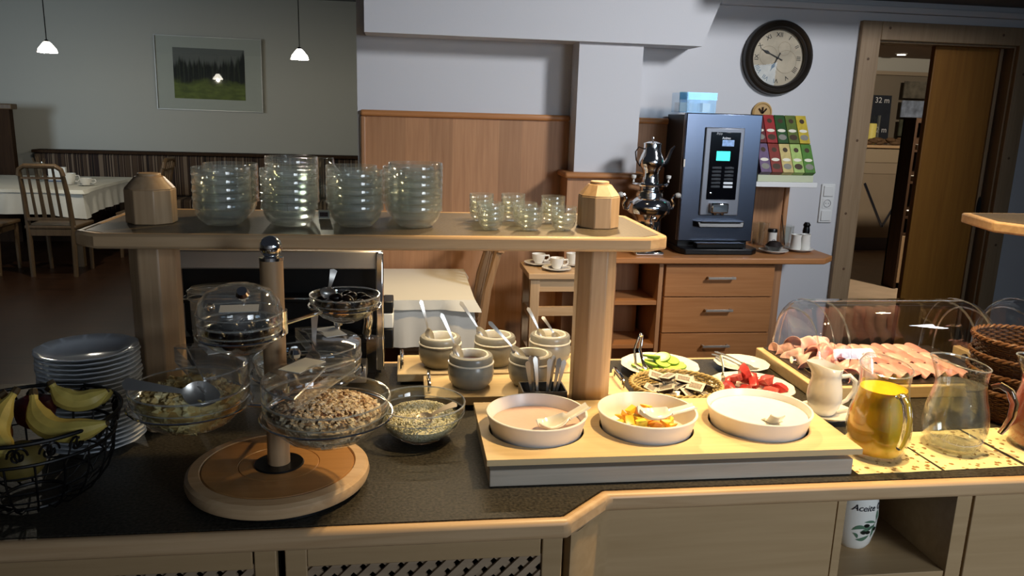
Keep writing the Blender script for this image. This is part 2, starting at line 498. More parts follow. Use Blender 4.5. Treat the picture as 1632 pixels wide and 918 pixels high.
struct('trim_5', MB().box(6.18, 8.4, 10.185, 10.2, 0, 2.24), pbr('niche_paint', (0.50, 0.46, 0.40), 0.8))
t = thing('ceiling_downlight', 'small bright round downlight in the lobby ceiling near the far wall', 'lamp', (6.25, 9.6, 2.47))
MB().at((0, 0, -0.012)).lathe([(0, 0), (0.06, 0), (0.075, 0.012)], 20).build('housing', M['white'], t)
MB().at((0, 0, -0.016)).lathe([(0, 0), (0.05, 0), (0.05, 0.004)], 20).build('bulb', pbr('downlight_glow', (1, 1, 1), 0.5, emit=(1, 0.97, 0.9), es=9), t)

t = thing('reception_desk', 'pale wooden reception desk with slanted metal strips, beyond the doorway', 'desk', (5.5, 9.2, 0))
MB().box(0, 1.9, 0, 0.6, 0.17, 1.30).build('front_panel', pbr('desk_front', (0.58, 0.52, 0.44), 0.5, var=0.08, scale=5), t)
MB().box(0, 1.9, -0.012, 0, 1.12, 1.29).build('upper_board', pbr('desk_board', (0.62, 0.56, 0.47), 0.5), t, bev=0.004)
MB().box(0, 1.9, -0.012, 0, 0.98, 1.11).build('upper_board', pbr('desk_board_low', (0.60, 0.54, 0.46), 0.5), t, bev=0.004)
MB().box(0, 1.9, 0.03, 0.6, 0.0, 0.17).build('plinth', pbr('desk_plinth', (0.38, 0.36, 0.38), 0.5), t)
MB().box(-0.03, 1.95, -0.06, 0.66, 1.30, 1.335).build('desk_top', M['maple'], t, bev=0.008)
for (xa, za), (xb, zb) in (((0.22, 0.86), (0.53, 0.31)), ((0.53, 0.31), (0.80, 0.86)), ((0.80, 0.86), (1.06, 0.31))):
    d = Vector((xb - xa, 0, zb - za)); an = math.atan2(d.z, d.x)
    MB().at(((xa + xb) / 2, -0.008, (za + zb) / 2), (0, -an, 0)).box(-d.length / 2, d.length / 2, -0.004, 0.004, -0.014, 0.014).build('metal_strip', M['steel'], t)
t = thing('candle_holder', 'yellow pillar candle in a clear glass cylinder on the reception desk', 'candle', (5.80, 9.33, 1.335))
MB().lathe([(0, 0.002), (0.095, 0.002), (0.095, 0.36), (0.09, 0.36), (0.09, 0.008), (0, 0.008)], 24).build('glass_cylinder', M['glass'], t)
MB().at((0, 0, 0.009)).lathe([(0, 0), (0.062, 0), (0.062, 0.24), (0.055, 0.252), (0, 0.248)], 24).build('candle', pbr('candle_wax', (0.93, 0.86, 0.48), 0.5, sss=0.2, emit=(1, 0.85, 0.4), es=0.12), t)
b = MB(); random.seed(3)
for i in range(9):
    x = 5.70 + 0.06 * i; a = random.uniform(-0.5, 0.5)
    b.at((x, 9.21 + random.uniform(-0.02, 0.03), 1.365 + (i % 3) * 0.018), (random.uniform(-.3, .3), random.uniform(-.3, .3), a)).ball((0, 0, 0), 0.035, 10, 6, (2.2, 1.0, 0.8))
tag(b.build('driftwood_bowl', pbr('driftwood', (0.42, 0.32, 0.22), 0.8, var=0.4, scale=30)), 'gnarled brown driftwood bowl lying in front of the candle', 'bowl')
t = thing('price_board', 'dark blackboard with white figures leaning behind the reception desk', 'sign', (5.95, 9.65, 1.335), (-0.05, 0, 0))
MB().box(0, 0.30, 0, 0.02, 0, 0.62).build('board', pbr('chalkboard', (0.10, 0.13, 0.18), 0.7, var=0.3, scale=8), t)
for z in (0.555, 0.18):
    link('lettering', text_mesh('32 m', 0.10, M['textwhite']), t, (0.17, -0.002, z), (PI / 2, 0, 0))
t = thing('poster_strip', 'row of small framed photos hanging at the end of the lobby niche', 'poster', (6.62, 10.0, 1.42))
for k, (z, c) in enumerate(((0.52, (0.45, 0.43, 0.38)), (0.27, (0.62, 0.68, 0.78)), (0.02, (0.36, 0.37, 0.30)))):
    MB().box(0, 0.42, 0, 0.02, z, z + 0.22).build('photo', pbr('photo_print_%s' % 'abc'[k], c, 0.5, var=0.6, scale=9), t)
t = thing('bookcase', 'tall dark wooden bookcase standing beside the sliding door in the lobby', 'bookcase', (4.80, 7.0, 0))
fb = MB()
fb.box(0, 0.025, 0, 0.2, 0, 1.66).box(0.8, 0.825, 0, 0.2, 0, 1.66).box(0, 0.825, 0.18, 0.2, 0, 1.66)
fb.build('carcass', M['darkwood'], t)
for z in (0.55, 0.72, 1.06, 1.36, 1.635):
    MB().box(0.025, 0.80, 0, 0.18, z - 0.02, z).build('shelf', M['darkwood'], t)
MB().box(0.02, 0.80, -0.005, 0.012, 0.06, 0.53).build('cupboard_door', M['pine'], t, bev=0.003)
for k, (z, r) in enumerate(((0.72, 0.06), (1.06, 0.075), (1.36, 0.05))):
    tag(MB().at((4.80 + 0.12, 7.085, z + 0.0006)).lathe([(0, 0), (r * .6, 0), (r, 0.05), (r * .95, 0.05), (r * .5, 0.008), (0, 0.008)], 16).build('shelf_bowl', M['stoneware']),
        ('beige bowl on the lowest open shelf of the lobby bookcase', 'wide beige bowl on the middle shelf of the lobby bookcase', 'small beige bowl on the top open shelf of the lobby bookcase')[k], 'bowl')

# ------------------------------------------------------------------ dining room far left
t = thing('banquette', 'long upholstered bench with brown striped backrest along the far dining wall', 'bench', (0, 0, 0))
m, nt, bs = new_mat('striped_fabric')
tc = nt.nodes.new('ShaderNodeTexCoord'); mp = nt.nodes.new('ShaderNodeMapping'); nz = nt.nodes.new('ShaderNodeTexNoise'); rp = nt.nodes.new('ShaderNodeValToRGB')
mp.inputs['Scale'].default_value = (1, 0, 0); nz.inputs['Scale'].default_value = 15; nz.inputs['Detail'].default_value = 1
rp.color_ramp.interpolation = 'CONSTANT'
cols = [(0.0, (0.10, 0.07, 0.06)), (0.38, (0.30, 0.23, 0.17)), (0.45, (0.16, 0.10, 0.08)), (0.50, (0.46, 0.39, 0.32)), (0.54, (0.22, 0.15, 0.10)), (0.60, (0.14, 0.10, 0.09)), (0.66, (0.36, 0.29, 0.22))]
while len(rp.color_ramp.elements) < len(cols): rp.color_ramp.elements.new(0.5)
for e, (p, c) in zip(rp.color_ramp.elements, cols): e.position = p; e.color = (*lin(c), 1)
nt.links.new(tc.outputs['Object'], mp.inputs[0]); nt.links.new(mp.outputs[0], nz.inputs['Vector']); nt.links.new(nz.outputs['Fac'], rp.inputs[0]); nt.links.new(rp.outputs[0], bs.inputs['Base Color'])
bs.inputs['Roughness'].default_value = 0.9
MB().box(-4.28, -0.5, 9.82, 9.96, 0.50, 0.985).build('backrest', m, t, bev=0.03)
MB().box(-4.28, -0.5, 9.78, 9.998, 0.985, 1.02).build('top_rail', M['darkwood'], t, bev=0.008)
MB().box(-4.28, -0.5, 9.45, 9.82, 0.36, 0.50).build('seat', m, t, bev=0.03)
MB().box(-4.28, -0.5, 9.50, 9.96, 0.0, 0.36).build('base', M['darkwood'], t)
t = thing('wooden_screen', 'dark wooden partition panel with a cap at the left end of the bench', 'partition', (-5.74, 9.46, 0))
MB().box(0, 1.42, 0, 0.08, 0, 1.47).build('panel', M['darkwood'], t)
MB().box(-0.02, 1.46, -0.03, 0.11, 1.47, 1.53).build('cap', M['chairwood'], t, bev=0.01)

# framed forest picture: flat print behind glass
t = thing('framed_picture', 'framed dark green forest painting with wide pale mount on the dining wall', 'picture', (-2.30, 9.995, 1.935), (0, R(0.5), 0))
MB().box(-0.595, 0.595, -0.025, 0, -0.415, 0.415).build('mount', pbr('picture_mount', (0.78, 0.79, 0.75), 0.8), t)
m, nt, bs = new_mat('forest_print')
N = nt.nodes.new; L = nt.links.new


def mth(op, a, b=None, c=None):
    n = N('ShaderNodeMath'); n.operation = op
    for i, v in enumerate((a, b, c)):
        if v is None: continue
        if isinstance(v, (int, float)): n.inputs[i].default_value = v
        else: L(v, n.inputs[i])
    return n.outputs[0]


def nois(scale3, scale, detail):
    mp = N('ShaderNodeMapping'); mp.inputs['Scale'].default_value = scale3; L(tc.outputs['Object'], mp.inputs[0])
    n = N('ShaderNodeTexNoise'); n.inputs['Scale'].default_value = scale; n.inputs['Detail'].default_value = detail; L(mp.outputs[0], n.inputs['Vector'])
    return n.outputs['Fac']


def mixc(f, a, b):
    n = N('ShaderNodeMix'); n.data_type = 'RGBA'; L(f, n.inputs[0])
    for v, k in ((a, 6), (b, 7)):
        if isinstance(v, tuple): n.inputs[k].default_value = (*lin(v), 1)
        else: L(v, n.inputs[k])
    return n.outputs[2]


tc = N('ShaderNodeTexCoord'); sx = N('ShaderNodeSeparateXYZ'); L(tc.outputs['Object'], sx.inputs[0])
v01 = mth('MULTIPLY_ADD', sx.outputs['Z'], 1 / 0.58, 0.5)
tops = mth('ADD', mth('MULTIPLY', nois((1, 0, 0), 22, 2), 0.55), mth('MULTIPLY', nois((1, 0, 0.1), 4, 1), 0.6))     # jagged tree tops
trees = mth('MULTIPLY', mth('SUBTRACT', mth('ADD', tops, 0.22), v01), 9.0); trees.node.use_clamp = True
trunk = mth('MULTIPLY', mth('SUBTRACT', nois((1, 0, 0.03), 40, 1), 0.50), 12.0); trunk.node.use_clamp = True
ground = mth('MULTIPLY', mth('SUBTRACT', mth('MULTIPLY_ADD', nois((1, 0, 1), 7, 3), 0.35, 0.22), v01), 8.0); ground.node.use_clamp = True
wood_c = mixc(trunk, (0.08, 0.10, 0.08), (0.21, 0.24, 0.18))
grass_c = mixc(nois((1, 0, 2.5), 9, 4), (0.10, 0.15, 0.06), (0.58, 0.64, 0.30))
L(mixc(ground, mixc(trees, (0.46, 0.47, 0.45), wood_c), grass_c), bs.inputs['Base Color'])
bs.inputs['Roughness'].default_value = 0.7
MB().box(-0.405, 0.405, -0.028, -0.0255, -0.29, 0.29).build('painting', m, t)
MB().box(-0.597, 0.597, -0.036, -0.031, -0.417, 0.417).build('cover_glass', M['acrylic'], t)
fr = MB()
fr.box(-0.605, 0.605, -0.042, 0, 0.415, 0.423).box(-0.605, 0.605, -0.042, 0, -0.423, -0.415).box(-0.605, -0.597, -0.042, 0, -0.415, 0.415).box(0.597, 0.605, -0.042, 0, -0.415, 0.415)
fr.build('thin_frame', pbr('silver_frame', (0.74, 0.75, 0.74), 0.35, metal=0.4), t)

glow = pbr('lamp_shade_glow', (1, 1, 1), 0.4, emit=(1.0, 0.97, 0.90), es=9)
for k, (x, z, lab) in enumerate(((-2.86, 1.96, 'small white glass pendant lamp hanging left of the forest picture'), (-0.88, 1.98, 'small white glass pendant lamp hanging right of the forest picture'))):
    t = thing('pendant_lamp', lab, 'lamp', (x, 7.0, z))
    MB().lathe([(0.074, 0.0), (0.066, 0.03), (0.03, 0.075), (0.018, 0.085), (0.012, 0.085), (0.026, 0.07), (0.06, 0.027), (0.068, 0.0)], 20, closed=True).build('glass_shade', glow, t)
    MB().ball((0, 0, 0.014), 0.012, 12, 8).build('bulb', glow, t)
    MB().lathe([(0, 0.10), (0.012, 0.10), (0.018, 0.085), (0, 0.085)], 12).build('socket', M['steel'], t)
    MB().at((0, 0, 0)).tube([(0, 0, 0.10), (0, 0, 2.83 - z)], 0.004, 6).build('cord', M['blackmat'], t)
    l = bpy.data.lights.new('pendant_bulb', 'POINT'); l.energy = 34; l.color = (1, 0.9, 0.72); l.shadow_soft_size = 0.018
    lo = bpy.data.objects.new('pendant_bulb', l); COL.objects.link(lo); lo.parent = t; lo.location = (0, 0, -0.009)


def slat_chair(label, loc, rz, mat=None, group='slat backed dining chairs'):
    """faces +y in its own frame, so the backrest is at y = -0.19"""
    m = mat or M['chairwood']
    t = thing('dining_chair', label, 'chair', loc, (0, 0, rz), group)
    for s in (-1, 1):
        MB().at().tube([(s * 0.185, -0.19, 0), (s * 0.19, -0.17, 0.45), (s * 0.185, -0.21, 0.75), (s * 0.175, -0.27, 0.97)], [0.021, 0.024, 0.022, 0.019], 8).build('back_post', m, t)
        MB().tube([(s * 0.185, 0.20, 0), (s * 0.19, 0.19, 0.44)], [0.017, 0.022], 8).build('leg', m, t)
    MB().prism([(-0.22, -0.19), (0.22, -0.19), (0.23, 0.22), (-0.23, 0.22)], 0.44, 0.475).build('seat', m, t, bev=0.01)
    MB().box(-0.19, 0.19, -0.185, 0.19, 0.38, 0.44).build('seat_frame', m, t)
    MB().tube([(-0.185, -0.268, 0.93), (-0.172, -0.275, 0.985), (-0.13, -0.282, 1.015), (0.13, -0.282, 1.015), (0.172, -0.275, 0.985), (0.185, -0.268, 0.93)], 0.022, 8).build('top_rail', m, t)
    MB().box(-0.17, 0.17, -0.268, -0.246, 0.90, 0.918).build('upper_rail', m, t)
    MB().box(-0.18, 0.18, -0.205, -0.175, 0.52, 0.545).build('lower_rail', m, t)
    for i in range(4):
        x = -0.105 + 0.07 * i
        w_ = 0.012 if i in (0, 3) else 0.017
        MB().add([(x - w_, -0.195, 0.545), (x + w_, -0.195, 0.545), (x + w_, -0.183, 0.545), (x - w_, -0.183, 0.545),
                  (x - w_ * .7, -0.285, 1.0), (x + w_ * .7, -0.285, 1.0), (x + w_ * .7, -0.272, 1.0), (x - w_ * .7, -0.272, 1.0)],
                 [(0, 1, 2, 3), (4, 5, 6, 7), (0, 1, 5, 4), (1, 2, 6, 5), (2, 3, 7, 6), (3, 0, 4, 7)]).build('slat', m, t)
    return t


c0 = slat_chair('slat backed wooden chair, whole, with its back to the buffet before the far white table', (-3.20, 7.72, 0), 0)
dup(c0, loc=(-3.87, 7.75, 0), label='slat backed wooden chair cut by the photo edge before the far white table')
dup(c0, loc=(-2.74, 8.70, 0), rot=(0, 0, PI / 2), label='slat backed wooden chair pushed under the right side of the far white table')

t = thing('dining_table', 'dark legged dining table under white cloths in the far dining room', 'table', (-3.93, 8.66, 0))
MB().box(-0.85, 0.85, -0.70, 0.70, 0.72, 0.748).build('tabletop', M['chairwood'], t)
for sx_ in (-1, 1):
    for sy_ in (-1, 1):
        MB().box(sx_ * 0.78 - 0.03, sx_ * 0.78 + 0.03, sy_ * 0.63 - 0.03, sy_ * 0.63 + 0.03, 0, 0.72).build('leg', M['chairwood'], t)


def cloth_mesh(x0, x1, y0, y1, z, drop, seg=40, wave=0.012, thick=0.0):
    """draped cloth: flat top and four hanging sides with soft folds, corners hang lower"""
    b = MB()
    pts = []
    n = seg
    per = []
    for i in range(n): per.append((x0 + (x1 - x0) * i / n, y0, 0, -1))
    for i in range(n): per.append((x1, y0 + (y1 - y0) * i / n, 1, 0))
    for i in range(n): per.append((x1 - (x1 - x0) * i / n, y1, 0, 1))
    for i in range(n): per.append((x0, y1 - (y1 - y0) * i / n, -1, 0))
    vs = []; N_ = len(per); rows = 5
    for r in range(rows):
        f = r / (rows - 1)
        for i, (x, y, nx, ny) in enumerate(per):
            corner = max(0, 1 - min(i % n, n - i % n) / (n * 0.18))
            nx2, ny2 = nx, ny
            if i % n == 0:
                q = per[i - 1]; nx2, ny2 = (nx + q[2]) * .9, (ny + q[3]) * .9
            o = 0.004 + f * (wave * (math.sin(i * 1.1) + 0.6 * math.sin(i * 0.53 + 1)) + wave * 1.2 + 0.03 * corner)
            d = drop * f * (1 + 0.16 * corner)
            vs.append((x + nx2 * o, y + ny2 * o, z - d if r else z))
    fs = [tuple(range(N_))]
    for r in range(rows - 1):
        for i in range(N_):
            j = (i + 1) % N_
            fs.append((r * N_ + i, r * N_ + j, (r + 1) * N_ + j, (r + 1) * N_ + i))
    return b.add(vs, fs)


tag(cloth_mesh(-4.80, -3.06, 7.94, 9.38, 0.752, 0.23).build('tablecloth', M['cloth']), 'white tablecloth hanging to the seats on the far dining table', 'tablecloth')
tag(cloth_mesh(-4.81, -3.05, 7.93, 9.39, 0.757, 0.03, wave=0.002).build('table_overlay', M['overlay']), 'bright white top cloth lying over the far dining table', 'tablecloth')
zt = 0.7605


def coffee_cup(parent_name, label, loc, r=0.042, h=0.058, saucer=True, mat=None, cat='cup', group=None, handle=0.0):
    t = thing(parent_name, label, cat, loc, (0, 0, handle), group)
    z0 = 0.008 if saucer else 0.0
    if saucer:
        MB().lathe([(0, 0), (0.04, 0), (0.045, 0.003), (0.075, 0.012), (0.075, 0.015), (0.044, 0.0075), (0, 0.0065)], 28).build('saucer', mat or M['china'], t)
    MB().at((0, 0, z0)).lathe([(0, 0), (r * .55, 0), (r * .6, 0.005), (r * .9, h * .5), (r, h), (r * .93, h), (r * .83, h * .5), (r * .5, 0.008), (0, 0.007)], 24).build('cup_body', mat or M['china'], t)
    MB().tube([(r * .92, 0, z0 + h * .8), (r * 1.5, 0, z0 + h * .82), (r * 1.6, 0, z0 + h * .5), (r * 1.25, 0, z0 + h * .28), (r * .82, 0, z0 + h * .3)], 0.005, 6).build('handle', mat or M['china'], t)
    return t


coffee_cup('coffee_cup', 'white cup on its saucer on the far dining table', (-2.99 - 0.18, 8.35, zt), 0.06, 0.065)
coffee_cup('coffee_cup', 'tall white mug without saucer on the far dining table', (-3.36, 8.45, zt), 0.06, 0.11, saucer=False)
t = thing('napkin_holder', 'white folded napkins standing upright on the far dining table', 'napkins', (-3.58, 8.72, zt))
MB().box(-0.09, 0.09, -0.03, 0.03, 0, 0.012).build('base', M['steel'], t)
MB().box(-0.085, 0.085, -0.02, 0.02, 0.012, 0.15).build('napkin', M['paper'], t, bev=0.004)
t = thing('flower_vase', 'small glass vase with dried twigs on the far dining table', 'vase', (-3.74, 8.7, zt))
MB().lathe([(0, 0), (0.03, 0), (0.035, 0.08), (0.055, 0.20), (0.052, 0.20), (0.032, 0.08), (0, 0.006)], 18).build('glass_vase', M['glass'], t)
b = MB(); random.seed(5)
for i in range(9):
    a = random.uniform(0, 6.28)
    b.tube([(0.006 * math.cos(a), 0.006 * math.sin(a), 0.02), (0.03 * math.cos(a), 0.03 * math.sin(a), 0.16), (0.06 * math.cos(a), 0.06 * math.sin(a), random.uniform(.2, .26))], 0.003, 5)
b.build('twigs', M['chairwood'], t)

# ------------------------------------------------------------------ back counter with coffee machine
t = thing('sideboard_worktop', 'beech worktop carrying the coffee machine along the back wall', 'worktop', (0, 0, 0))
MB().prism([(1.03, 3.77), (2.18, 3.77), (2.27, 3.86), (2.27, 4.055), (2.27, W - 0.001), (1.29, W - 0.025), (1.27, 4.02), (1.03, 4.02)], 0.868, 0.90).build('worktop', M['beech_x'], t, bev=0.006)
t = thing('open_shelf_unit', 'open beech shelf unit left of the drawers under the back worktop', 'shelf unit', (1.045, 3.80, 0))
for x in (0.0, 0.248): MB().box(x, x + 0.022, 0, 0.40, 0, 0.866).build('side_panel', M['beech'], t, bev=0.001)
MB().box(0.022, 0.248, 0.385, 0.40, 0, 0.866).build('back_panel', M['beech'], t)
for z in (0.645, 0.41, 0.06): MB().box(0.022, 0.248, 0.005, 0.385, z, z + 0.022).build('shelf', M['beech_x'], t, bev=0.001)
t = thing('drawer_cabinet', 'beech drawer cabinet under the coffee machine with bar handles', 'cabinet', (1.325, 3.80, 0))
MB().box(0, 0.60, 0.022, 0.45, 0.0, 0.866).build('carcass', M['beech'], t)
MB().box(0.60, 0.65, 0.03, 0.45, 0.0, 0.866).build('filler_panel', M['beech'], t)
for k, (z0, z1) in enumerate(((0.690, 0.858), (0.495, 0.685), (0.295, 0.490), (0.10, 0.290))):
    d = MB().box(0.004, 0.596, 0, 0.021, z0, z1).build('drawer', M['beech_x'], t, bev=0.002)
    h = MB()
    zc = z1 - 0.065
    h.box(0.225, 0.375, -0.030, -0.022, zc - 0.006, zc + 0.006).box(0.227, 0.237, -0.024, 0, zc - 0.005, zc + 0.005).box(0.363, 0.373, -0.024, 0, zc - 0.005, zc + 0.005)
    h.build('bar_handle', M['steel_dull'], d, bev=0.001)

t = thing('coffee_machine', 'tall stainless steel coffee vending machine with lit screen on the back worktop', 'coffee machine', (1.63, 3.93, 0.9))
MB().box(-0.195, 0.195, 0.035, 0.33, 0.02, 0.715).build('body', M['black'], t, bev=0.004)
MB().box(-0.205, 0.205, 0.0, 0.034, 0.062, 0.725).build('front_door', M['steel'], t, bev=0.005)
MB().box(-0.200, 0.200, 0.034, 0.05, 0.062, 0.72).build('door_edge', M['steel_dull'], t)
MB().prism([(-0.205, 0.32), (-0.205, -0.03), (-0.185, -0.07), (0.185, -0.07), (0.225, -0.03), (0.225, 0.32)], 0, 0.032).build('drip_base', M['black'], t, bev=0.006)
MB().box(-0.205, -0.197, -0.004, 0.02, 0.45, 0.49).build('hinge', M['steel_dull'], t)
MB().box(-0.102, 0.110, -0.012, 0, 0.20, 0.655).build('control_frame', pbr('grey_frame_plastic', (0.52, 0.53, 0.56), 0.35, metal=0.5), t, bev=0.006)
pnl = MB().box(-0.072, 0.088, -0.016, -0.012, 0.285, 0.632).build('control_panel', pbr('panel_glass', (0.012, 0.012, 0.03), 0.12), t, bev=0.003)
MB().box(-0.036, 0.037, -0.0175, -0.016, 0.487, 0.535).build('screen', pbr('cyan_screen', (0.2, 0.9, 0.85), 0.3, emit=(0.25, 0.95, 0.85), es=1.5), pnl)
MB().at((0.022, -0.0165, 0.577)).box(-0.032, 0.032, 0, 0.0005, -0.016, 0.016).build('panel_print', pbr('pale_blue_print', (0.62, 0.76, 0.95), 0.5, var=0.35, scale=60), pnl)
link('lettering', text_mesh('Animo', 0.017, M['textwhite'], bold=0.0005), pnl, (0.010, -0.0165, 0.602), (PI / 2, 0, 0))
link('lettering', text_mesh('Enjoy', 0.014, M['textwhite'], shear=0.35), pnl, (-0.03, -0.0165, 0.624), (PI / 2, 0, 0))
bk_ = pbr('dark_button', (0.16, 0.17, 0.19), 0.3); bw_ = pbr('white_button', (0.88, 0.9, 0.92), 0.3)
for r_ in range(6):
    for c_ in (0, 1):
        wht = c_ == 1 and r_ >= 4
        MB().box(-0.055 + 0.068 * c_, -0.004 + 0.068 * c_, -0.0195, -0.016, 0.450 - 0.0195 * r_ - 0.006, 0.450 - 0.0195 * r_ + 0.006).build('button', bw_ if wht else bk_, pnl, bev=0.003)
MB().at((-0.05, -0.016, 0.318), (PI / 2, 0, 0)).lathe([(0, 0.004), (0.006, 0.003), (0.007, 0)], 12).build('key_lock', M['chrome'], pnl)
sp_ = MB().box(-0.05, 0.045, -0.045, 0, 0.215, 0.27).build('spout_housing', M['chrome'], t, bev=0.008)
for x in (-0.022, 0.018): MB().at((x, -0.028, 0.205)).lathe([(0.006, 0), (0.010, 0.01), (0.010, 0.012)], 12).build('spout', M['chrome'], sp_)
MB().prism([(-0.13, 0), (-0.11, -0.05), (0.13, -0.05), (0.15, 0)], 0.142, 0.172, [(-0.13, 0), (-0.12, -0.04), (0.14, -0.04), (0.15, 0)]).build('cup_shelf', M['black'], t, bev=0.004)
MB().box(-0.10, 0.12, -0.052, -0.047, 0.168, 0.174).build('shelf_rim', M['chrome'], t)
MB().box(-0.12, 0.14, -0.06, -0.002, 0.034, 0.060).build('drip_tray', M['black'], t, bev=0.004)
MB().box(-0.118, 0.138, -0.062, -0.058, 0.055, 0.062).build('tray_rim', M['chrome'], t)

t = thing('acrylic_box', 'clear divided acrylic box sitting on top of the coffee machine', 'box', (1.50, 4.05, 1.6255))
b = MB()
b.box(-0.10, 0.10, -0.06, -0.057, 0, 0.10).box(-0.10, 0.10, 0.057, 0.06, 0, 0.10).box(-0.10, -0.097, -0.057, 0.057, 0, 0.10).box(0.097, 0.10, -0.057, 0.057, 0, 0.10).box(-0.097, 0.097, -0.057, 0.057, 0, 0.003)
b.box(-0.045, -0.043, -0.057, 0.057, 0.003, 0.10).box(0.012, 0.014, -0.057, 0.057, 0.003, 0.10)
b.build('box_body', thin_glass('blue_reflection_acrylic', (0.80, 0.88, 0.94), 0.07, 0.8, 2.5, 0.02), t)  # bluish reflection put into the tints of the clear box and lip
MB().box(-0.102, 0.102, -0.063, -0.0605, 0.065, 0.103).build('front_lip', thin_glass('front_lip_acrylic', (0.6, 0.85, 0.92), 0.16, 0.6, 2.5, 0.03), t)
for x, c in ((-0.07, 'paper'), (0.055, 'steel_dull')): MB().box(x - 0.02, x + 0.02, -0.04, 0.04, 0.0035, 0.05).build('packet', M[c], t)

# samovar and its teapot
t = thing('samovar', 'polished chrome samovar with curved side handles left of the coffee machine', 'samovar', (1.245, 3.90, 0.9))
MB().box(-0.075, 0.075, -0.075, 0.075, 0, 0.018).build('foot', M['chrome'], t, bev=0.005)
MB().lathe([(0, 0.018), (0.05, 0.018), (0.042, 0.04), (0.038, 0.07), (0.062, 0.09), (0.070, 0.12), (0.068, 0.175), (0.078, 0.19), (0.108, 0.215), (0.116, 0.245), (0.108, 0.272), (0.085, 0.292), (0.072, 0.30), (0.070, 0.318), (0.078, 0.33), (0.058, 0.334), (0, 0.334)], 40).build('boiler', M['chrome'], t)
MB().lathe([(0, 0.334), (0.05, 0.334), (0.052, 0.345), (0.092, 0.355), (0.096, 0.362), (0.090, 0.37), (0.055, 0.372), (0, 0.372)], 40).build('top_ring', M['chrome'], t)
for s in (-1, 1):
    MB().tube([(s * 0.10, 0, 0.225), (s * 0.128, 0, 0.235), (s * 0.135, 0, 0.26), (s * 0.122, 0, 0.285), (s * 0.135, 0, 0.305), (s * 0.152, 0, 0.305)], [0.007, 0.008, 0.009, 0.009, 0.010, 0.008], 8).build('handle', M['chrome'], t)
    MB().at((s * 0.152, 0, 0.305), (0, PI / 2, 0)).ball((0, 0, 0), 0.014, 12, 8, (1, 1, 1.3)).build('handle_grip', pbr('pale_grip_%d' % (s + 1), (0.72, 0.70, 0.66), 0.3), t)
    MB().at((s * 0.092, -0.01, 0.372)).lathe([(0, 0), (0.006, 0), (0.004, 0.012), (0.013, 0.022), (0.014, 0.034), (0.006, 0.036), (0, 0.032)], 12).build('finial', M['china'], t)
b = MB().tube([(0, -0.066, 0.155), (0, -0.105, 0.155), (0, -0.118, 0.145), (0, -0.118, 0.09)], [0.012, 0.010, 0.009, 0.007], 10)
tp = b.build('tap', M['chrome'], t)
MB().tube([(0, -0.105, 0.16), (0, -0.105, 0.185)], 0.005, 8).ball((0, -0.105, 0.195), 0.016, 12, 8, (1, 0.4, 0.9)).build('tap_key', M['chrome'], tp)
t = thing('teapot', 'tall chrome teapot with curved spout standing on the samovar', 'teapot', (1.245, 3.90, 1.2726))
MB().lathe([(0, 0), (0.046, 0), (0.043, 0.02), (0.040, 0.045), (0.046, 0.06), (0.062, 0.085), (0.064, 0.105), (0.054, 0.135), (0.045, 0.155), (0.044, 0.19), (0.041, 0.19), (0, 0.188)], 36).build('pot_body', M['chrome'], t)
MB().lathe([(0.046, 0.190), (0.046, 0.196), (0.025, 0.204), (0, 0.207)], 36).build('lid', M['chrome'], t)
MB().at((0, 0, 0.206)).lathe([(0.003, 0), (0.003, 0.008), (0.006, 0.013), (0.004, 0.02), (0, 0.021)], 12).build('lid_knob', M['chrome'], t)
MB().tube([(0.055, 0, 0.085), (0.078, 0, 0.10), (0.09, 0, 0.13), (0.10, 0, 0.165), (0.118, 0, 0.182)], [0.016, 0.013, 0.009, 0.007, 0.006], 10).build('spout', M['chrome'], t)
MB().tube([(-0.042, 0, 0.165), (-0.072, 0, 0.175), (-0.088, 0, 0.15), (-0.082, 0, 0.11), (-0.060, 0, 0.078)], 0.005, 8, flat=0.6).build('handle', M['darkwood'], t)

# wall shelf with the tea display
tag(MB().box(1.82, 2.215, 4.0, W - 0.04, 1.248, 1.275).build('wall_shelf', M['white'], bev=0.002), 'small white wall shelf under the colourful tea box display', 'shelf')
t = thing('tea_display', 'white cardboard display stand holding two rows of tea boxes', 'display', (1.885, 4.03, 1.2755))
b = MB()
sl = 0.5
b.add([(0, 0, 0), (0.318, 0, 0), (0.318, 0.19, 0), (0, 0.19, 0), (0, 0, 0.03), (0.318, 0, 0.03), (0.318, 0.19, 0.345), (0, 0.19, 0.345)],
      [(0, 3, 2, 1), (0, 1, 5, 4), (4, 5, 6, 7), (2, 3, 7, 6), (0, 4, 7, 3), (1, 2, 6, 5)])
b.build('stand', pbr('display_card', (0.72, 0.74, 0.62), 0.6), t)
th = math.atan2(0.315, 0.19)                     # slope of the stand's face
cs, sn = math.cos(th), math.sin(th)
pal = {'crimson': (0.62, 0.16, 0.16), 'dark green': (0.12, 0.30, 0.10), 'olive green': (0.36, 0.43, 0.16), 'yellow': (0.78, 0.68, 0.20), 'purple': (0.42, 0.33, 0.46),
       'rust red': (0.52, 0.17, 0.12), 'cream': (0.80, 0.72, 0.46), 'pale green': (0.66, 0.76, 0.42), 'leaf green': (0.30, 0.50, 0.16), 'burgundy': (0.40, 0.12, 0.14)}
grid_ = (('purple', 'rust red', 'cream', 'pale green', 'leaf green'), ('burgundy', 'crimson', 'dark green', 'olive green', 'yellow'))
Mt = Matrix(((1, 0, 0, 0), (0, cs, -sn, 0), (0, sn, cs, 0), (0, 0, 0, 1)))      # local x across, y up the slope, z out of it
Mt = Matrix(((1, 0, 0, 1.886), (0, cs, -sn, 4.03), (0, sn, cs, 1.3055), (0, 0, 0, 1)))
dk_ = pbr('tea_print_dark', (0.25, 0.17, 0.08), 0.5); cup_ = pbr('tea_print_cup', (0.90, 0.88, 0.80), 0.5)
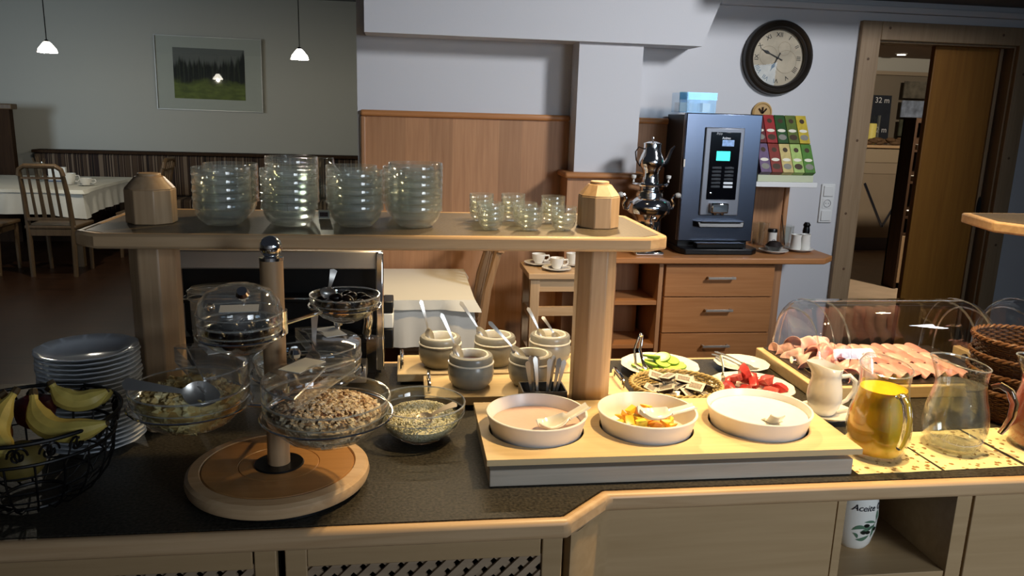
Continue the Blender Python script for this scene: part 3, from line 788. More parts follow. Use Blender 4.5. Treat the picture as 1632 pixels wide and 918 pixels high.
for r_, row in enumerate(grid_):
    for c_, nm in enumerate(row):
        x0 = 0.002 + c_ * 0.063; y0 = 0.006 + r_ * 0.178
        bx = MB().box(0, 0.060, 0, 0.172, 0.001, 0.034).build('tea_box', pbr('tea_card_' + nm.replace(' ', '_'), pal[nm], 0.45, var=0.25, scale=30), None, bev=0.001)
        bx.matrix_world = Mt @ Matrix.Translation((x0, y0, 0))
        tag(bx, nm + ' tea box in the %s row of the display on the wall shelf' % ('lower', 'upper')[r_], 'box', 'tea boxes in the display')
        MB().at((0.032, 0.135, 0.0342)).lathe([(0, 0.0004), (0.014, 0.0003), (0.0142, 0)], 16).build('print_dot', dk_, bx)
        MB().at((0.030, 0.035, 0.0342), (0, 0, 0), (1, 0.75, 1)).lathe([(0, 0.0004), (0.023, 0.0003), (0.0232, 0)], 20).build('print_tea', dk_ if c_ % 2 else M['stoneware'], bx)
        MB().at((0.030, 0.075, 0.0342), (0, 0, 0), (1, 0.42, 1)).lathe([(0, 0.0004), (0.023, 0.0003), (0.0232, 0)], 20).build('print_cup', cup_, bx)

t = thing('wooden_ornament', 'round pale wooden ornament hanging below the wall clock', 'ornament', (1.985, W, 1.64), (PI / 2, 0, 0))
MB().lathe([(0, 0.012), (0.045, 0.012), (0.05, 0.016), (0.058, 0.012), (0.058, 0), (0, 0)], 32).build('disc', pbr('ornament_wood', (0.72, 0.58, 0.36), 0.5), t)
for a in (-0.7, 0, 0.7): MB().at((0.0, -0.005, 0.014), (0, 0, a)).box(-0.004, 0.004, 0, 0.035, 0, 0.003).build('carved_leaf', M['darkwood'], t)

# wall clock, ten to seven
t = thing('wall_clock', 'round dark framed wall clock with cream Roman numeral face', 'clock', (2.043, W, 1.937), (PI / 2, 0, 0))
MB().lathe([(0.150, 0.012), (0.150, 0.030), (0.158, 0.034), (0.166, 0.030), (0.172, 0.036), (0.184, 0.042), (0.196, 0.034), (0.201, 0.02), (0.201, 0), (0, 0)], 56).build('frame', pbr('clock_frame', (0.14, 0.12, 0.10), 0.3, spec=0.6), t)
fc = MB().lathe([(0, 0.012), (0.152, 0.012), (0.152, 0.008)], 48).build('face', pbr('clock_face', (0.76, 0.70, 0.60), 0.6, var=0.3, scale=9), t)
for i, s_ in enumerate(('XII', 'I', 'II', 'III', 'IIII', 'V', 'VI', 'VII', 'VIII', 'IX', 'X', 'XI')):
    a = -2 * PI * i / 12
    link('numeral', text_mesh(s_, 0.034, M['textblack']), t, (-0.122 * math.sin(a), 0.122 * math.cos(a), 0.0128), (0, 0, a))
gh = pbr('faded_print', (0.58, 0.52, 0.42), 0.6)
for x, y, r0 in ((-0.055, 0.01, 0.05), (0.05, -0.02, 0.06), (0.035, 0.05, 0.035)):
    MB().at((x, y, 0.0125)).lathe([(r0, 0.0003), (r0 + 0.002, 0.0003)], 40).build('face_print', gh, t)
for a, ln, wd, nm in ((R(66), 0.118, 0.0045, 'minute_hand'), (R(153), 0.082, 0.0055, 'hour_hand')):
    MB().at((0, 0, 0.016 if ln > .1 else 0.0145), (0, 0, a)).prism([(-wd * .5, -0.03), (wd * .5, -0.03), (wd * .5, ln * .45), (wd * 1.8, ln * .6), (wd * .4, ln * .78), (0, ln), (-wd * .4, ln * .78), (-wd * 1.8, ln * .6), (-wd * .5, ln * .45)], 0, 0.001).build(nm, M['textblack'], t)
MB().lathe([(0, 0.019), (0.006, 0.019), (0.006, 0.013)], 12).build('hub', M['textblack'], t)
MB().lathe([(0, 0.0235), (0.10, 0.0225), (0.151, 0.021)], 48).build('cover_glass', M['acrylic'], t)

t = thing('switch_panel', 'white wall panel of two switches and a socket beside the door frame', 'switch', (2.437, W, 1.135), (PI / 2, 0, 0))
MB().box(-0.042, 0.042, -0.113, 0.113, 0, 0.010).build('frame', M['white'], t, bev=0.004)
for y in (0.071, -0.071): MB().box(-0.030, 0.030, y - 0.030, y + 0.030, 0.010, 0.016).build('rocker_switch', M['white'], t, bev=0.003)
sk = MB().box(-0.029, 0.029, -0.029, 0.029, 0.010, 0.012).build('socket_plate', M['white'], t, bev=0.001)
MB().at((0, 0, 0.012)).lathe([(0.023, 0.002), (0.020, 0.002), (0.019, -0.001), (0, -0.001)], 24).build('socket_well', pbr('socket_shade', (0.6, 0.6, 0.6), 0.5), sk)
for x in (-0.009, 0.009): MB().at((x, 0, 0.011)).lathe([(0, 0.001), (0.003, 0.001), (0.003, 0)], 10).build('socket_hole', M['textblack'], sk)

# glasses and saucers right of the machine
def tall_glass(label, loc, r=0.036, h=0.145):
    return tag(MB().lathe([(0, 0), (r * .78, 0), (r, h), (r * .93, h), (r * .72, 0.008), (0, 0.008)], 24).build('drinking_glass', M['glass'], None, loc), label, 'glass', 'glasses beside the coffee machine')
tall_glass('tall clear drinking glass nearest the right side of the coffee machine', (1.935, 4.07, 0.9005))
tall_glass('clear drinking glass standing behind the white pot with the black lid', (2.03, 4.20, 0.9005), 0.034, 0.13)
tall_glass('clear drinking glass holding a thin dark stirrer', (2.125, 4.13, 0.9005), 0.034, 0.115)
tall_glass('clear drinking glass close to the wall behind the two white pots', (2.19, 4.215, 0.9005), 0.032, 0.11)
tag(MB().tube([(2.128, 4.125, 0.912), (2.105, 4.15, 1.08)], 0.0025, 6).build('stirrer', M['darkwood']), 'thin dark stirrer leaning in a drinking glass', 'stirrer')
t = thing('sweetener_pot', 'small white pot with black lid among the drinking glasses', 'pot', (2.045, 4.12, 0.9005))
MB().lathe([(0, 0), (0.024, 0), (0.026, 0.01), (0.026, 0.085), (0.02, 0.09), (0, 0.09)], 20).build('pot_body', M['china'], t)
MB().lathe([(0, 0.105), (0.024, 0.104), (0.027, 0.098), (0.027, 0.086), (0, 0.0905)], 20).build('lid', M['black'], t)
link('lettering', text_mesh('Q', 0.022, M['textblack']), t, (0.0, -0.0265, 0.04), (PI / 2, 0, 0))
def saucer(label, loc, r=0.078):
    return tag(MB().lathe([(0, 0), (r * .55, 0), (r * .6, 0.004), (r, 0.014), (r, 0.017), (r * .58, 0.008), (0, 0.007)], 32).build('saucer', M['china'], None, loc), label, 'saucer')
saucer('white saucer under the brown bowl beside the coffee machine', (1.975, 3.945, 0.9005))
saucer('white saucer under two small white pots at the right end of the worktop', (2.15, 4.0, 0.9005))
t = thing('tea_bag_bowl', 'small glass bowl heaped with dark tea on a white saucer', 'bowl', (1.975, 3.945, 0.9085))
MB().lathe([(0, 0), (0.035, 0), (0.05, 0.03), (0.047, 0.03), (0.033, 0.004), (0, 0.004)], 24).build('bowl_glass', M['glass'], t)
MB().lathe([(0, 0.006), (0.032, 0.006), (0.044, 0.028), (0.03, 0.05), (0, 0.058)], 18, fn=lambda a, r, z: r * (1 + 0.1 * math.sin(a * 5 + z * 90))).build('tea_heap', pbr('dark_tea', (0.12, 0.07, 0.05), 0.7, bump=0.8, scale=120), t)
for k, (x, y) in enumerate(((2.122, 3.99), (2.183, 4.005))):
    tag(MB().lathe([(0, 0), (0.027, 0), (0.030, 0.012), (0.026, 0.07), (0.029, 0.085), (0.026, 0.085), (0.023, 0.07), (0.025, 0.012), (0, 0.006)], 24).build('milk_pot', M['china'], None, (x, y, 0.9085)),
        ('left', 'right')[k] + ' one of two small white pots sharing a saucer', 'pot')
tag(MB().lathe([(0, 0), (0.02, 0), (0.014, 0.05), (0.02, 0.095), (0.016, 0.12), (0.021, 0.13), (0.012, 0.145), (0, 0.147)], 16).build('pepper_mill', M['black'], None, (2.235, 4.10, 0.9005)), 'small black pepper mill behind the two white pots', 'mill')

# tables behind the buffet
t = thing('cafe_table', 'table under a white cloth just behind the buffet', 'table', (-0.10, 3.86, 0))
MB().box(-0.40, 0.40, -0.35, 0.34, 0.715, 0.742).build('tabletop', M['chairwood'], t)
for x in (-0.36, 0.36):
    for y in (-0.32, 0.315): MB().box(x - 0.025, x + 0.025, y - 0.025, y + 0.025, 0, 0.715).build('leg', M['chairwood'], t)
tag(cloth_mesh(-0.505, 0.305, 3.505, 4.205, 0.7455, 0.22, wave=0.006).build('tablecloth', M['cloth']), 'white tablecloth on the table just behind the buffet', 'tablecloth')
tag(cloth_mesh(-0.513, 0.313, 3.495, 4.213, 0.7505, 0.045, wave=0.003).build('table_overlay', M['overlay']), 'cream top cloth with hanging corner on the table behind the buffet', 'tablecloth')
lightchair = wood('light_chair_wood', (0.64, 0.50, 0.36), (0.55, 0.42, 0.29), 'z', 0.45, 1.0)
slat_chair('slat backed beech chair seen from the side between two tables behind the buffet', (0.188, 3.905, 0), PI / 2, lightchair, group=None)
t = thing('side_table', 'small beech side table with rails carrying cups before the panelled pillar', 'table', (0.60, 3.71, 0))
MB().box(0, 0.42, 0, 0.31, 0.80, 0.83).build('tabletop', M['maple'], t, bev=0.003)
for x in (0.012, 0.362):
    for y in (0.012, 0.255): MB().box(x, x + 0.046, y, y + 0.043, 0, 0.80).build('leg', M['maple_z'], t, bev=0.002)
MB().box(0.058, 0.362, 0.018, 0.04, 0.735, 0.80).build('apron', M['maple'], t)
MB().box(0.058, 0.362, 0.262, 0.284, 0.735, 0.80).build('apron', M['maple'], t)
for z in (0.61, 0.40): 
    MB().box(0.058, 0.362, 0.018, 0.04, z, z + 0.045).build('rail', M['maple'], t)
    MB().box(0.02, 0.042, 0.055, 0.255, z - 0.03, z + 0.015).build('rail', M['maple'], t)
coffee_cup('coffee_cup', 'white cup on a saucer at the front of the side table', (0.755, 3.80, 0.8305), 0.036, 0.055)
coffee_cup('coffee_cup', 'white cup on a saucer at the back left of the side table', (0.685, 3.94, 0.8305), 0.036, 0.05)
coffee_cup('coffee_cup', 'white cup on a saucer half hidden by the buffet post', (0.865, 3.93, 0.8305), 0.036, 0.055)

# ------------------------------------------------------------------ the buffet counter
FP = [(-1.6, 1.225), (0.285, 1.225), (0.38, 1.315), (2.5, 1.315)]
FI = [(-1.6, 1.247), (0.276, 1.247), (0.371, 1.337), (2.5, 1.337)]
t = thing('buffet_worktop', 'dark speckled buffet worktop with rounded maple edge and a stepped front', 'worktop', (0, 0, 0))
MB().prism(FI + [(2.5, 2.125), (-0.60, 2.125), (-0.60, 2.0), (-1.6, 2.0)], 0.864, 0.90).build('worktop', M['laminate'], t)
MB().prism(FP + FI[::-1], 0.864, 0.9008).build('front_edging', M['maple'], t, bev=0.009, seg=3)
MB().prism([(2.5, 2.125), (2.5, 2.14), (-0.60, 2.14), (-0.60, 2.125)], 0.864, 0.9008).build('back_edging', M['maple'], t, bev=0.004)

latt = wood('lattice_wood', (0.66, 0.58, 0.48), (0.58, 0.50, 0.41), 'x', 0.5)


def lattice_cabinet(label, x0, x1):
    t = thing('lattice_cabinet', label, 'cabinet', (x0, 1.245, 0.0))
    wd = x1 - x0
    MB().box(0, wd, 0.022, 0.70, 0.08, 0.862).build('carcass', M['blackmat'], t)
    for xs_ in (0.003, wd - 0.040): MB().box(xs_, xs_ + 0.037, 0, 0.02, 0.08, 0.858).build('door_stile', M['maple_grey'], t, bev=0.002)
    MB().box(0.040, wd - 0.043, 0, 0.02, 0.822, 0.858).build('door_rail', M['maple_grey'], t, bev=0.002)
    MB().box(0.040, wd - 0.043, 0, 0.02, 0.08, 0.14).build('door_rail', M['maple_grey'], t, bev=0.002)
    lp = bpy.data.objects.new('lattice_panel', None); COL.objects.link(lp); lp.parent = t
    xa, xb, za, zb = 0.034, wd - 0.037, 0.136, 0.826
    for lay, s in ((0.004, 1), (0.0095, -1)):
        k0 = -40
        for k in range(-40, 70):
            # line x = c + s * (z - za)
            c = xa + k * 0.033
            p = []
            for z in (za, zb):
                x = c + s * (z - za)
                p.append((x, z))
            (xp, zp), (xq, zq) = p
            # clip to the opening in x
            def cl(x, z):
                if x < xa: return xa, za + (xa - c) / s
                if x > xb: return xb, za + (xb - c) / s
                return x, z
            if max(xp, xq) <= xa + 0.004 or min(xp, xq) >= xb - 0.004: continue
            (xp, zp), (xq, zq) = cl(xp, zp), cl(xq, zq)
            if math.hypot(xq - xp, zq - zp) < 0.012 or zq < 0.66: continue
            an = math.atan2(zq - zp, xq - xp); L_ = math.hypot(xq - xp, zq - zp)
            MB().at(((xp + xq) / 2, lay, (zp + zq) / 2), (0, -an, 0)).box(-L_ / 2, L_ / 2, 0, 0.005, -0.0064, 0.0064).build('slat', latt, lp)
    return t


lattice_cabinet('left counter cabinet with a lattice door, cut by the photo edge', -0.715, -0.217)
lattice_cabinet('counter cabinet with lattice door left of the stepped corner', -0.209, 0.283)
t = thing('corner_cabinet', 'plain maple counter cabinet right of the stepped corner', 'cabinet', (0, 0, 0))
MB().prism([(0.288, 1.262), (0.296, 1.250), (0.31, 1.256), (0.372, 1.322), (0.392, 1.335), (0.860, 1.335), (0.860, 1.95), (0.288, 1.95)], 0.08, 0.862).build('body', M['maple_grey'], t)
t = thing('open_cabinet', 'open counter compartment holding the white olive jar', 'cabinet', (0.864, 1.337, 0))
MB().box(0, 0.018, 0, 0.55, 0.08, 0.862).build('side_panel', M['maple_grey'], t, bev=0.001)
MB().box(0.262, 0.296, 0, 0.55, 0.08, 0.862).build('side_panel', M['maple_grey'], t, bev=0.001)
MB().box(0.018, 0.262, 0.53, 0.55, 0.08, 0.862).build('back_panel', M['maple_grey'], t)
MB().box(0.018, 0.262, 0.004, 0.53, 0.66, 0.682).build('shelf', M['maple_grey'], t, bev=0.001)
MB().box(0.018, 0.262, 0.004, 0.53, 0.08, 0.10).build('bottom_panel', M['maple_grey'], t)
t = thing('end_cabinet', 'plain maple counter cabinet at the right end of the buffet', 'cabinet', (1.165, 1.335, 0))
MB().box(0, 1.3, 0, 0.55, 0.08, 0.862).build('body', M['maple_grey'], t, bev=0.002)
tag(MB().box(-1.6, 2.46, 1.50, 1.95, 0, 0.079).build('plinth', M['blackmat']), 'black recessed plinth under the buffet cabinets', 'plinth')

# olive jar with painted sprig and lettering
def jar_r(z):
    pts = [(0, 0.030), (0.01, 0.036), (0.04, 0.0425), (0.075, 0.0445), (0.105, 0.042), (0.13, 0.034), (0.142, 0.030)]
    for (a, ra), (b_, rb) in zip(pts, pts[1:]):
        if a <= z <= b_: return ra + (rb - ra) * (z - a) / (b_ - a)
    return 0.03
t = thing('olive_jar', 'white ceramic jar painted with an olive sprig in the open compartment', 'jar', (0.991, 1.470, 0.6825))
t.scale = (1.08, 1.08, 1.06)
MB().lathe([(0, 0.0)] + [(jar_r(z), z) for z in (0, 0.005, 0.01, 0.025, 0.04, 0.055, 0.075, 0.09, 0.105, 0.118, 0.13, 0.142)] + [(0.026, 0.142), (0.028, 0.13), (0, 0.128)], 40).build('jar_body', M['china'], t)
MB().lathe([(0, 0.16), (0.012, 0.158), (0.03, 0.147), (0.031, 0.1425), (0, 0.1425)], 28).build('lid', M['china'], t)


def wrap(me, th0, z0, off=0.0006):
    for v in me.vertices:
        z = z0 + v.co.y; r = jar_r(z) + off + v.co.z
        a = th0 + v.co.x / 0.044
        v.co = (r * math.cos(a), r * math.sin(a), z)
    return me


tj = -PI / 2 - 0.36
link('lettering', wrap(text_mesh('Aceite O', 0.0185, pbr('blue_black_paint', (0.08, 0.09, 0.16), 0.4), shear=0.3), tj + 0.42, 0.098), t)
leafm = pbr('painted_leaf', (0.34, 0.47, 0.38), 0.35); olm = pbr('painted_olive', (0.05, 0.07, 0.05), 0.3)


def leaf2d(cx, cy_, ln, wd, a, bend=0.0):
    vs = []; n = 8
    for i in range(n + 1):
        u = i / n; x = (u - 0.5) * ln; h = wd * math.sin(PI * u) ** 0.8; y = bend * (1 - (2 * u - 1) ** 2)
        for s in (-1, 1): vs.append((x, y + s * h / 2))
    c, s = math.cos(a), math.sin(a)
    b = MB(); b.add([(cx + x * c - y * s, cy_ + x * s + y * c, 0) for x, y in vs], [(2 * i, 2 * i + 2, 2 * i + 3, 2 * i + 1) for i in range(n)])
    return b


for cx, cy_, ln, wd, a, bd in ((0.024, 0.080, 0.022, 0.008, 1.35, 0), (0.006, 0.066, 0.028, 0.006, -0.15, 0.003), (0.002, 0.052, 0.034, 0.008, 0.45, 0), (-0.014, 0.050, 0.032, 0.009, 0.15, 0.007),
                               (0.016, 0.046, 0.032, 0.007, 1.45, 0), (-0.006, 0.032, 0.030, 0.009, 0.4, -0.004), (-0.022, 0.036, 0.016, 0.006, -0.9, 0.003)):
    link('painted_leaf', wrap(leaf2d(cx, cy_, ln, wd, a, bd).mesh('painted_leaf', leafm), tj + 0.42, 0), t)
for cx, cy_ in ((-0.001, 0.0605), (-0.006, 0.0445), (0.003, 0.0445), (0.021, 0.0495)):
    b = MB(); b.add([(cx + 0.0058 * math.cos(a * PI / 8), cy_ + 0.0042 * math.sin(a * PI / 8), 0.0003) for a in range(16)], [tuple(range(16))])
    link('painted_olive', wrap(b.mesh('painted_olive', olm), tj + 0.42, 0), t)
b = MB(); pts = [(-0.010, 0.046), (0.006, 0.052), (0.018, 0.062), (0.030, 0.070)]
for (xa, ya), (xb, yb) in zip(pts, pts[1:]): b.add([(xa, ya - .0006, .0004), (xb, yb - .0006, .0004), (xb, yb + .0008, .0004), (xa, ya + .0008, .0004)], [(0, 1, 2, 3)])
link('painted_stem', wrap(b.mesh('painted_stem', olm), tj + 0.42, 0), t)

# ------------------------------------------------------------------ raised shelf on two posts
SZ = 1.354
t = thing('buffet_shelf', 'raised buffet shelf on two octagonal maple posts with grey brown top', 'shelf', (-0.04, 1.745, 0.9005))
o8 = [(-0.545, -0.195), (0.545, -0.195), (0.592, -0.16), (0.592, 0.16), (0.545, 0.195), (-0.545, 0.195), (-0.592, 0.16), (-0.592, -0.16)]
i8 = [(x * 0.972, y * 0.915) for x, y in o8]
zb, zt_ = 0.4235, 0.4535
b = MB(); n = 8
b.add([(x, y, zb) for x, y in o8] + [(x, y, zt_) for x, y in o8] + [(x, y, zt_) for x, y in i8] + [(x, y, zb) for x, y in i8],
      [(i, (i + 1) % n, n + (i + 1) % n, n + i) for i in range(n)] + [(n + i, n + (i + 1) % n, 2 * n + (i + 1) % n, 2 * n + i) for i in range(n)]
      + [(2 * n + i, 2 * n + (i + 1) % n, 3 * n + (i + 1) % n, 3 * n + i) for i in range(n)] + [(3 * n + i, 3 * n + (i + 1) % n, (i + 1) % n, i) for i in range(n)])
b.build('shelf_edging', M['maple'], t, bev=0.006, seg=3)
MB().prism(i8, zb + 0.004, zt_ - 0.0006).build('shelf_board', M['laminate_shelf'], t)
for x, r in ((-0.486, 0.0505), (0.470, 0.0475)):
    p = ngon(8, r, PI / 8, x, -0.033)
    MB().prism(p, 0, zb).build('post', M['maple_z'], t, bev=0.003)
    cp_ = MB().prism(p, zt_, zt_ + 0.070).prism(p, zt_ + 0.070, zt_ + 0.096, ngon(8, r * 0.55, PI / 8, x, -0.033)).build('post_cap', M['maple_z'], t, bev=0.002)
    MB().prism(ngon(20, r * 0.45, 0, x, -0.033), zt_ + 0.094, zt_ + 0.102).build('cap_button', M['maple'], cp_, bev=0.002)
MB().box(0.075, 0.105, -0.10, -0.085, zb - 0.012, zb).build('shelf_clip', M['chrome'], t)
MB().box(-0.05, 0.45, 0.168, 0.192, zb - 0.005, zb).build('under_shelf_lamp', M['white'], t)
t = thing('end_shelf', 'second raised maple edged shelf entering at the right photo edge', 'shelf', (0, 0, 0))
e5 = [(1.555, 1.885), (1.625, 1.745), (1.74, 1.69), (2.45, 1.69), (2.45, 2.08), (1.61, 2.08)]
cx_, cy2 = 1.95, 1.88
MB().prism(e5, SZ - 0.03, SZ - 0.001).build('shelf_edging', M['maple'], t, bev=0.006, seg=3)
MB().prism([(cx_ + (x - cx_) * .955, cy2 + (y - cy2) * .9) for x, y in e5], SZ - 0.002, SZ).build('shelf_board', M['laminate_shelf'], t)
MB().prism(ngon(8, 0.0475, PI / 8, 2.33, 1.88), 0.9005, SZ - 0.03).build('post', M['maple_z'], t, bev=0.003)

# ------------------------------------------------------------------ glass bowls stacked on the shelf


def bowl_mesh(name, r, h, pitch, mat, seg=40):
    """stacking bowl: rounded body, a shoulder that rests on the rim of the bowl below, upright rim band"""
    sh = h - pitch
    return MB().lathe([(0, 0.0), (r * .58, 0.0), (r * .60, 0.002), (r * .80, sh * .36), (r * .90, sh * .72), (r * .925, sh * .985), (r * .995, sh + .0008), (r, sh + pitch * .2), (r * .982, h - .001), (r * .972, h),
                       (r * .948, h), (r * .944, sh + .002), (r * .895, sh * .99), (r * .872, sh * .73), (r * .77, sh * .40), (r * .56, .0042), (0, .0036)], seg).mesh(name, mat, 28)


big = bowl_mesh('glass_bowl', 0.0585, 0.050, 0.0165, M['bowlglass'])
sml = bowl_mesh('small_glass_bowl', 0.028, 0.029, 0.0105, M['bowlglass'], 28)
big_stacks = [((-0.378, 1.690), 5, 'front left glass stack, beside the left post'), ((-0.384, 1.812), 5, 'rear left glass stack on the shelf'),
              ((-0.242, 1.688), 5, 'front glass stack second from the left post'), ((-0.252, 1.812), 6, 'rear glass stack rising tallest on the shelf'),
              ((-0.105, 1.690), 5, 'front glass stack third from the left post'), ((-0.121, 1.814), 5, 'rear glass stack third from the left post'),
              ((0.021, 1.690), 6, 'front glass stack nearest the small bowls'), ((0.006, 1.814), 5, 'rear glass stack nearest the small bowls')]
random.seed(11)
for (x, y), n_, desc in big_stacks:
    for k in range(n_):
        j = random.uniform(-1, 1) * 0.0003
        o = link('glass_bowl', big, None, (x + j, y + random.uniform(-1, 1) * 0.0003, SZ + 0.0004 + k * 0.0171), (0, 0, random.uniform(0, 6)))
        tag(o, ORD[k if k else 0].replace('topmost', 'lowest') + ' clear glass bowl from below in the ' + desc if k else 'lowest clear glass bowl in the ' + desc, 'bowl', 'stacked glass bowls on the shelf')
small_stacks = [((0.181, 1.652), 3, 'front small stack on the left'), ((0.266, 1.650), 3, 'front small stack in the middle'), ((0.338, 1.648), 3, 'front small stack next to the right post cap'),
                ((0.183, 1.716), 3, 'middle row small stack on the left'), ((0.263, 1.716), 3, 'middle row small stack on the right'),
                ((0.173, 1.786), 4, 'rear small stack on the left'), ((0.247, 1.792), 4, 'rear small stack in the middle'), ((0.335, 1.760), 4, 'rear small stack next to the right post cap')]
for (x, y), n_, desc in small_stacks:
    for k in range(n_):
        o = link('small_glass_bowl', sml, None, (x, y, SZ + 0.0004 + k * 0.0110), (0, 0, random.uniform(0, 6)))
        tag(o, ('lowest' if k == 0 else ORD[k]) + ' bowl of the ' + desc + (', counted from below' if k else ''), 'bowl', 'small glass bowls on the shelf')
t = thing('glass_carafe', 'round clear glass carafe half hidden behind the tallest bowl stack', 'carafe', (-0.186, 1.878, SZ + 0.0004))
MB().lathe([(0, 0), (0.03, 0), (0.044, 0.03), (0.048, 0.06), (0.042, 0.09), (0.022, 0.115), (0.020, 0.13), (0.018, 0.13), (0.020, 0.115), (0.040, 0.09), (0.046, 0.06), (0.042, 0.03), (0.028, 0.003), (0, 0.003)], 32).build('carafe_body', M['glass'], t)
t = thing('label_stand', 'tiny printed label stand on the shelf behind the bowl stacks', 'label', (-0.182, 1.795, SZ + 0.0004))
MB().box(-0.012, 0.012, -0.004, 0.004, 0, 0.018).build('card', M['paper'], t)
MB().box(-0.009, 0.009, -0.0046, -0.0041, 0.004, 0.014).build('print', pbr('card_print', (0.4, 0.32, 0.34), 0.6, var=0.7, scale=300), t)

# ------------------------------------------------------------------ cutlery


def cutlery(name, label, cat, a, b, kind='spoon', mat=None, group=None, up=(0, 0, 1), width=1.0):
    """a is the handle's end, b the tip"""
    a, b = Vector(a), Vector(b)
    L_ = (b - a).length
    x = (b - a).normalized(); y = Vector(up).cross(x).normalized(); z = x.cross(y)
    mw = Matrix(((x.x, y.x, z.x, a.x), (x.y, y.y, z.y, a.y), (x.z, y.z, z.z, a.z), (0, 0, 0, 1)))
    mb = MB()

    def wd(u):
        if u < 0.05: return 0.0075 * math.sqrt(max(u, 0.0004) / 0.05)
        if u < 0.62: return 0.0075 - (0.0075 - 0.0027) * ((u - 0.05) / 0.57) ** 0.8
        if kind == 'knife':
            return 0.0027 + (0.008 - 0.0027) * min(1, (u - 0.62) / 0.06) * (1 if u < 0.9 else math.sqrt(max(0.0, (1 - u) / 0.1)) + 0.05)
        q = (u - 0.62) / 0.38
        m_ = 0.0155 if kind == 'spoon' else 0.0115
        return max(0.0006, 0.0027 + (m_ - 0.0027) * math.sin(PI * min(1, q ** 0.85)) ** 0.7 * (1 if q < .98 else .4))

    def f(u, v):
        h = wd(u) * width
        s = v * 2 - 1
        zz = 0.0
        if kind in ('spoon', 'ladle') and u > 0.62:
            q = (u - 0.62) / 0.38
            zz = -0.006 * math.sin(PI * q) * (1 - s * s)
        zz += 0.006 * math.sin(PI * min(1, u / 0.7)) * 0.6
        return (u * L_, s * h, zz)
    if kind == 'fork':
        mb.grid(lambda u, v: f(u * 0.80, v), 24, 2, 0.0016)
        for k in range(4):
            yy = (k - 1.5) * 0.0062
            mb.tube([(L_ * 0.79, yy, 0.0), (L_ * 0.88, yy, -0.003), (L_, yy * .95, 0.002)], [0.0016, 0.0014, 0.0008], 5)
    else:
        mb.grid(f, 40, 6, 0.0015)
    o = mb.build(name, mat or M['cutlery'], ang=60)
    o.matrix_world = mw
    return tag(o, label, cat, group)


# ------------------------------------------------------------------ plates
pl = MB().lathe([(0, 0.0), (0.050, 0.0), (0.053, 0.002), (0.060, 0.004), (0.072, 0.010), (0.094, 0.0165), (0.0965, 0.0185), (0.094, 0.0195), (0.072, 0.0125), (0.058, 0.006), (0, 0.005)], 72,
                fn=lambda a, r, z: r * (1 + (0.012 * math.cos(12 * a) * (r - 0.07) / 0.025 if r > 0.07 else 0))).mesh('dinner_plate', M['plate'], 40)
random.seed(21)
NP = 21
for k in range(NP):
    o = link('dinner_plate', pl, None, (-0.640 + random.uniform(-1, 1) * .0012, 1.620 + random.uniform(-1, 1) * .0012, 0.9006 + 0.0096 * k), (0, 0, random.uniform(0, 6)))
    q = NP - 1 - k
    tag(o, 'topmost white scalloped plate of the stack by the left post' if q == 0 else ('lowest' if k == 0 else ORD[q]) + ' white plate ' + ('' if k == 0 else 'from the top ') + 'in the stack by the left post', 'plate', 'plates stacked by the left post')

# ------------------------------------------------------------------ fruit basket
BX, BY, BZ = -0.672, 1.385, 0.901
t = thing('wire_fruit_basket', 'black scrolled wire basket of bananas at the left end of the buffet', 'basket', (BX, BY, BZ))
circ = lambda r, z, n=48: [(r * math.cos(2 * PI * i / n), r * math.sin(2 * PI * i / n), z) for i in range(n)]
MB().tube(circ(0.150, 0.160), 0.0036, 8, True).build('top_ring', M['wire'], t)
MB().tube(circ(0.138, 0.118), 0.0030, 8, True).build('lower_ring', M['wire'], t)
MB().tube(circ(0.055, 0.004, 28), 0.0035, 8, True).build('foot_ring', M['wire'], t)
for i in range(20):
    a = 2 * PI * i / 20
    b = MB()
    for s in (-1, 1):
        pts = []
        for k in range(15):                       # a spiral scroll lying on the basket's wall
            u = k / 14; q = u * 2.2 * PI; rr = 0.0175 * (1 - 0.72 * u)
            lx = s * (0.010 + rr * math.cos(q) * 0.62 - 0.006); lz = 0.139 + s * 0.001 + rr * math.sin(q)
            wr = 0.138 + (lz - 0.118) / 0.042 * 0.012
            pts.append((wr * math.cos(a + lx / wr), wr * math.sin(a + lx / wr), lz))
        b.tube(pts, 0.0021, 5)
    b.build('scroll', M['wire'], t)
    a2 = a + PI / 20
    MB().tube([((0.055 + (0.138 - 0.055) * math.sin(u * PI / 2)) * math.cos(a2), (0.055 + (0.138 - 0.055) * math.sin(u * PI / 2)) * math.sin(a2), 0.118 - 0.114 * math.cos(u * PI / 2) if u else 0.004) for u in (0, .2, .4, .6, .8, 1)], 0.002, 5).build('rib_wire', M['wire'], t)
for r_, z in ((0.131, 0.095), (0.118, 0.062), (0.094, 0.034)): MB().tube(circ(r_, z), 0.0018, 5, True).build('hoop_wire', M['wire'], t)

ban = pbr('banana_skin', (0.78, 0.70, 0.36), 0.45, var=0.35, scale=22, sss=0.08)
btip = pbr('banana_tip', (0.28, 0.22, 0.12), 0.7)


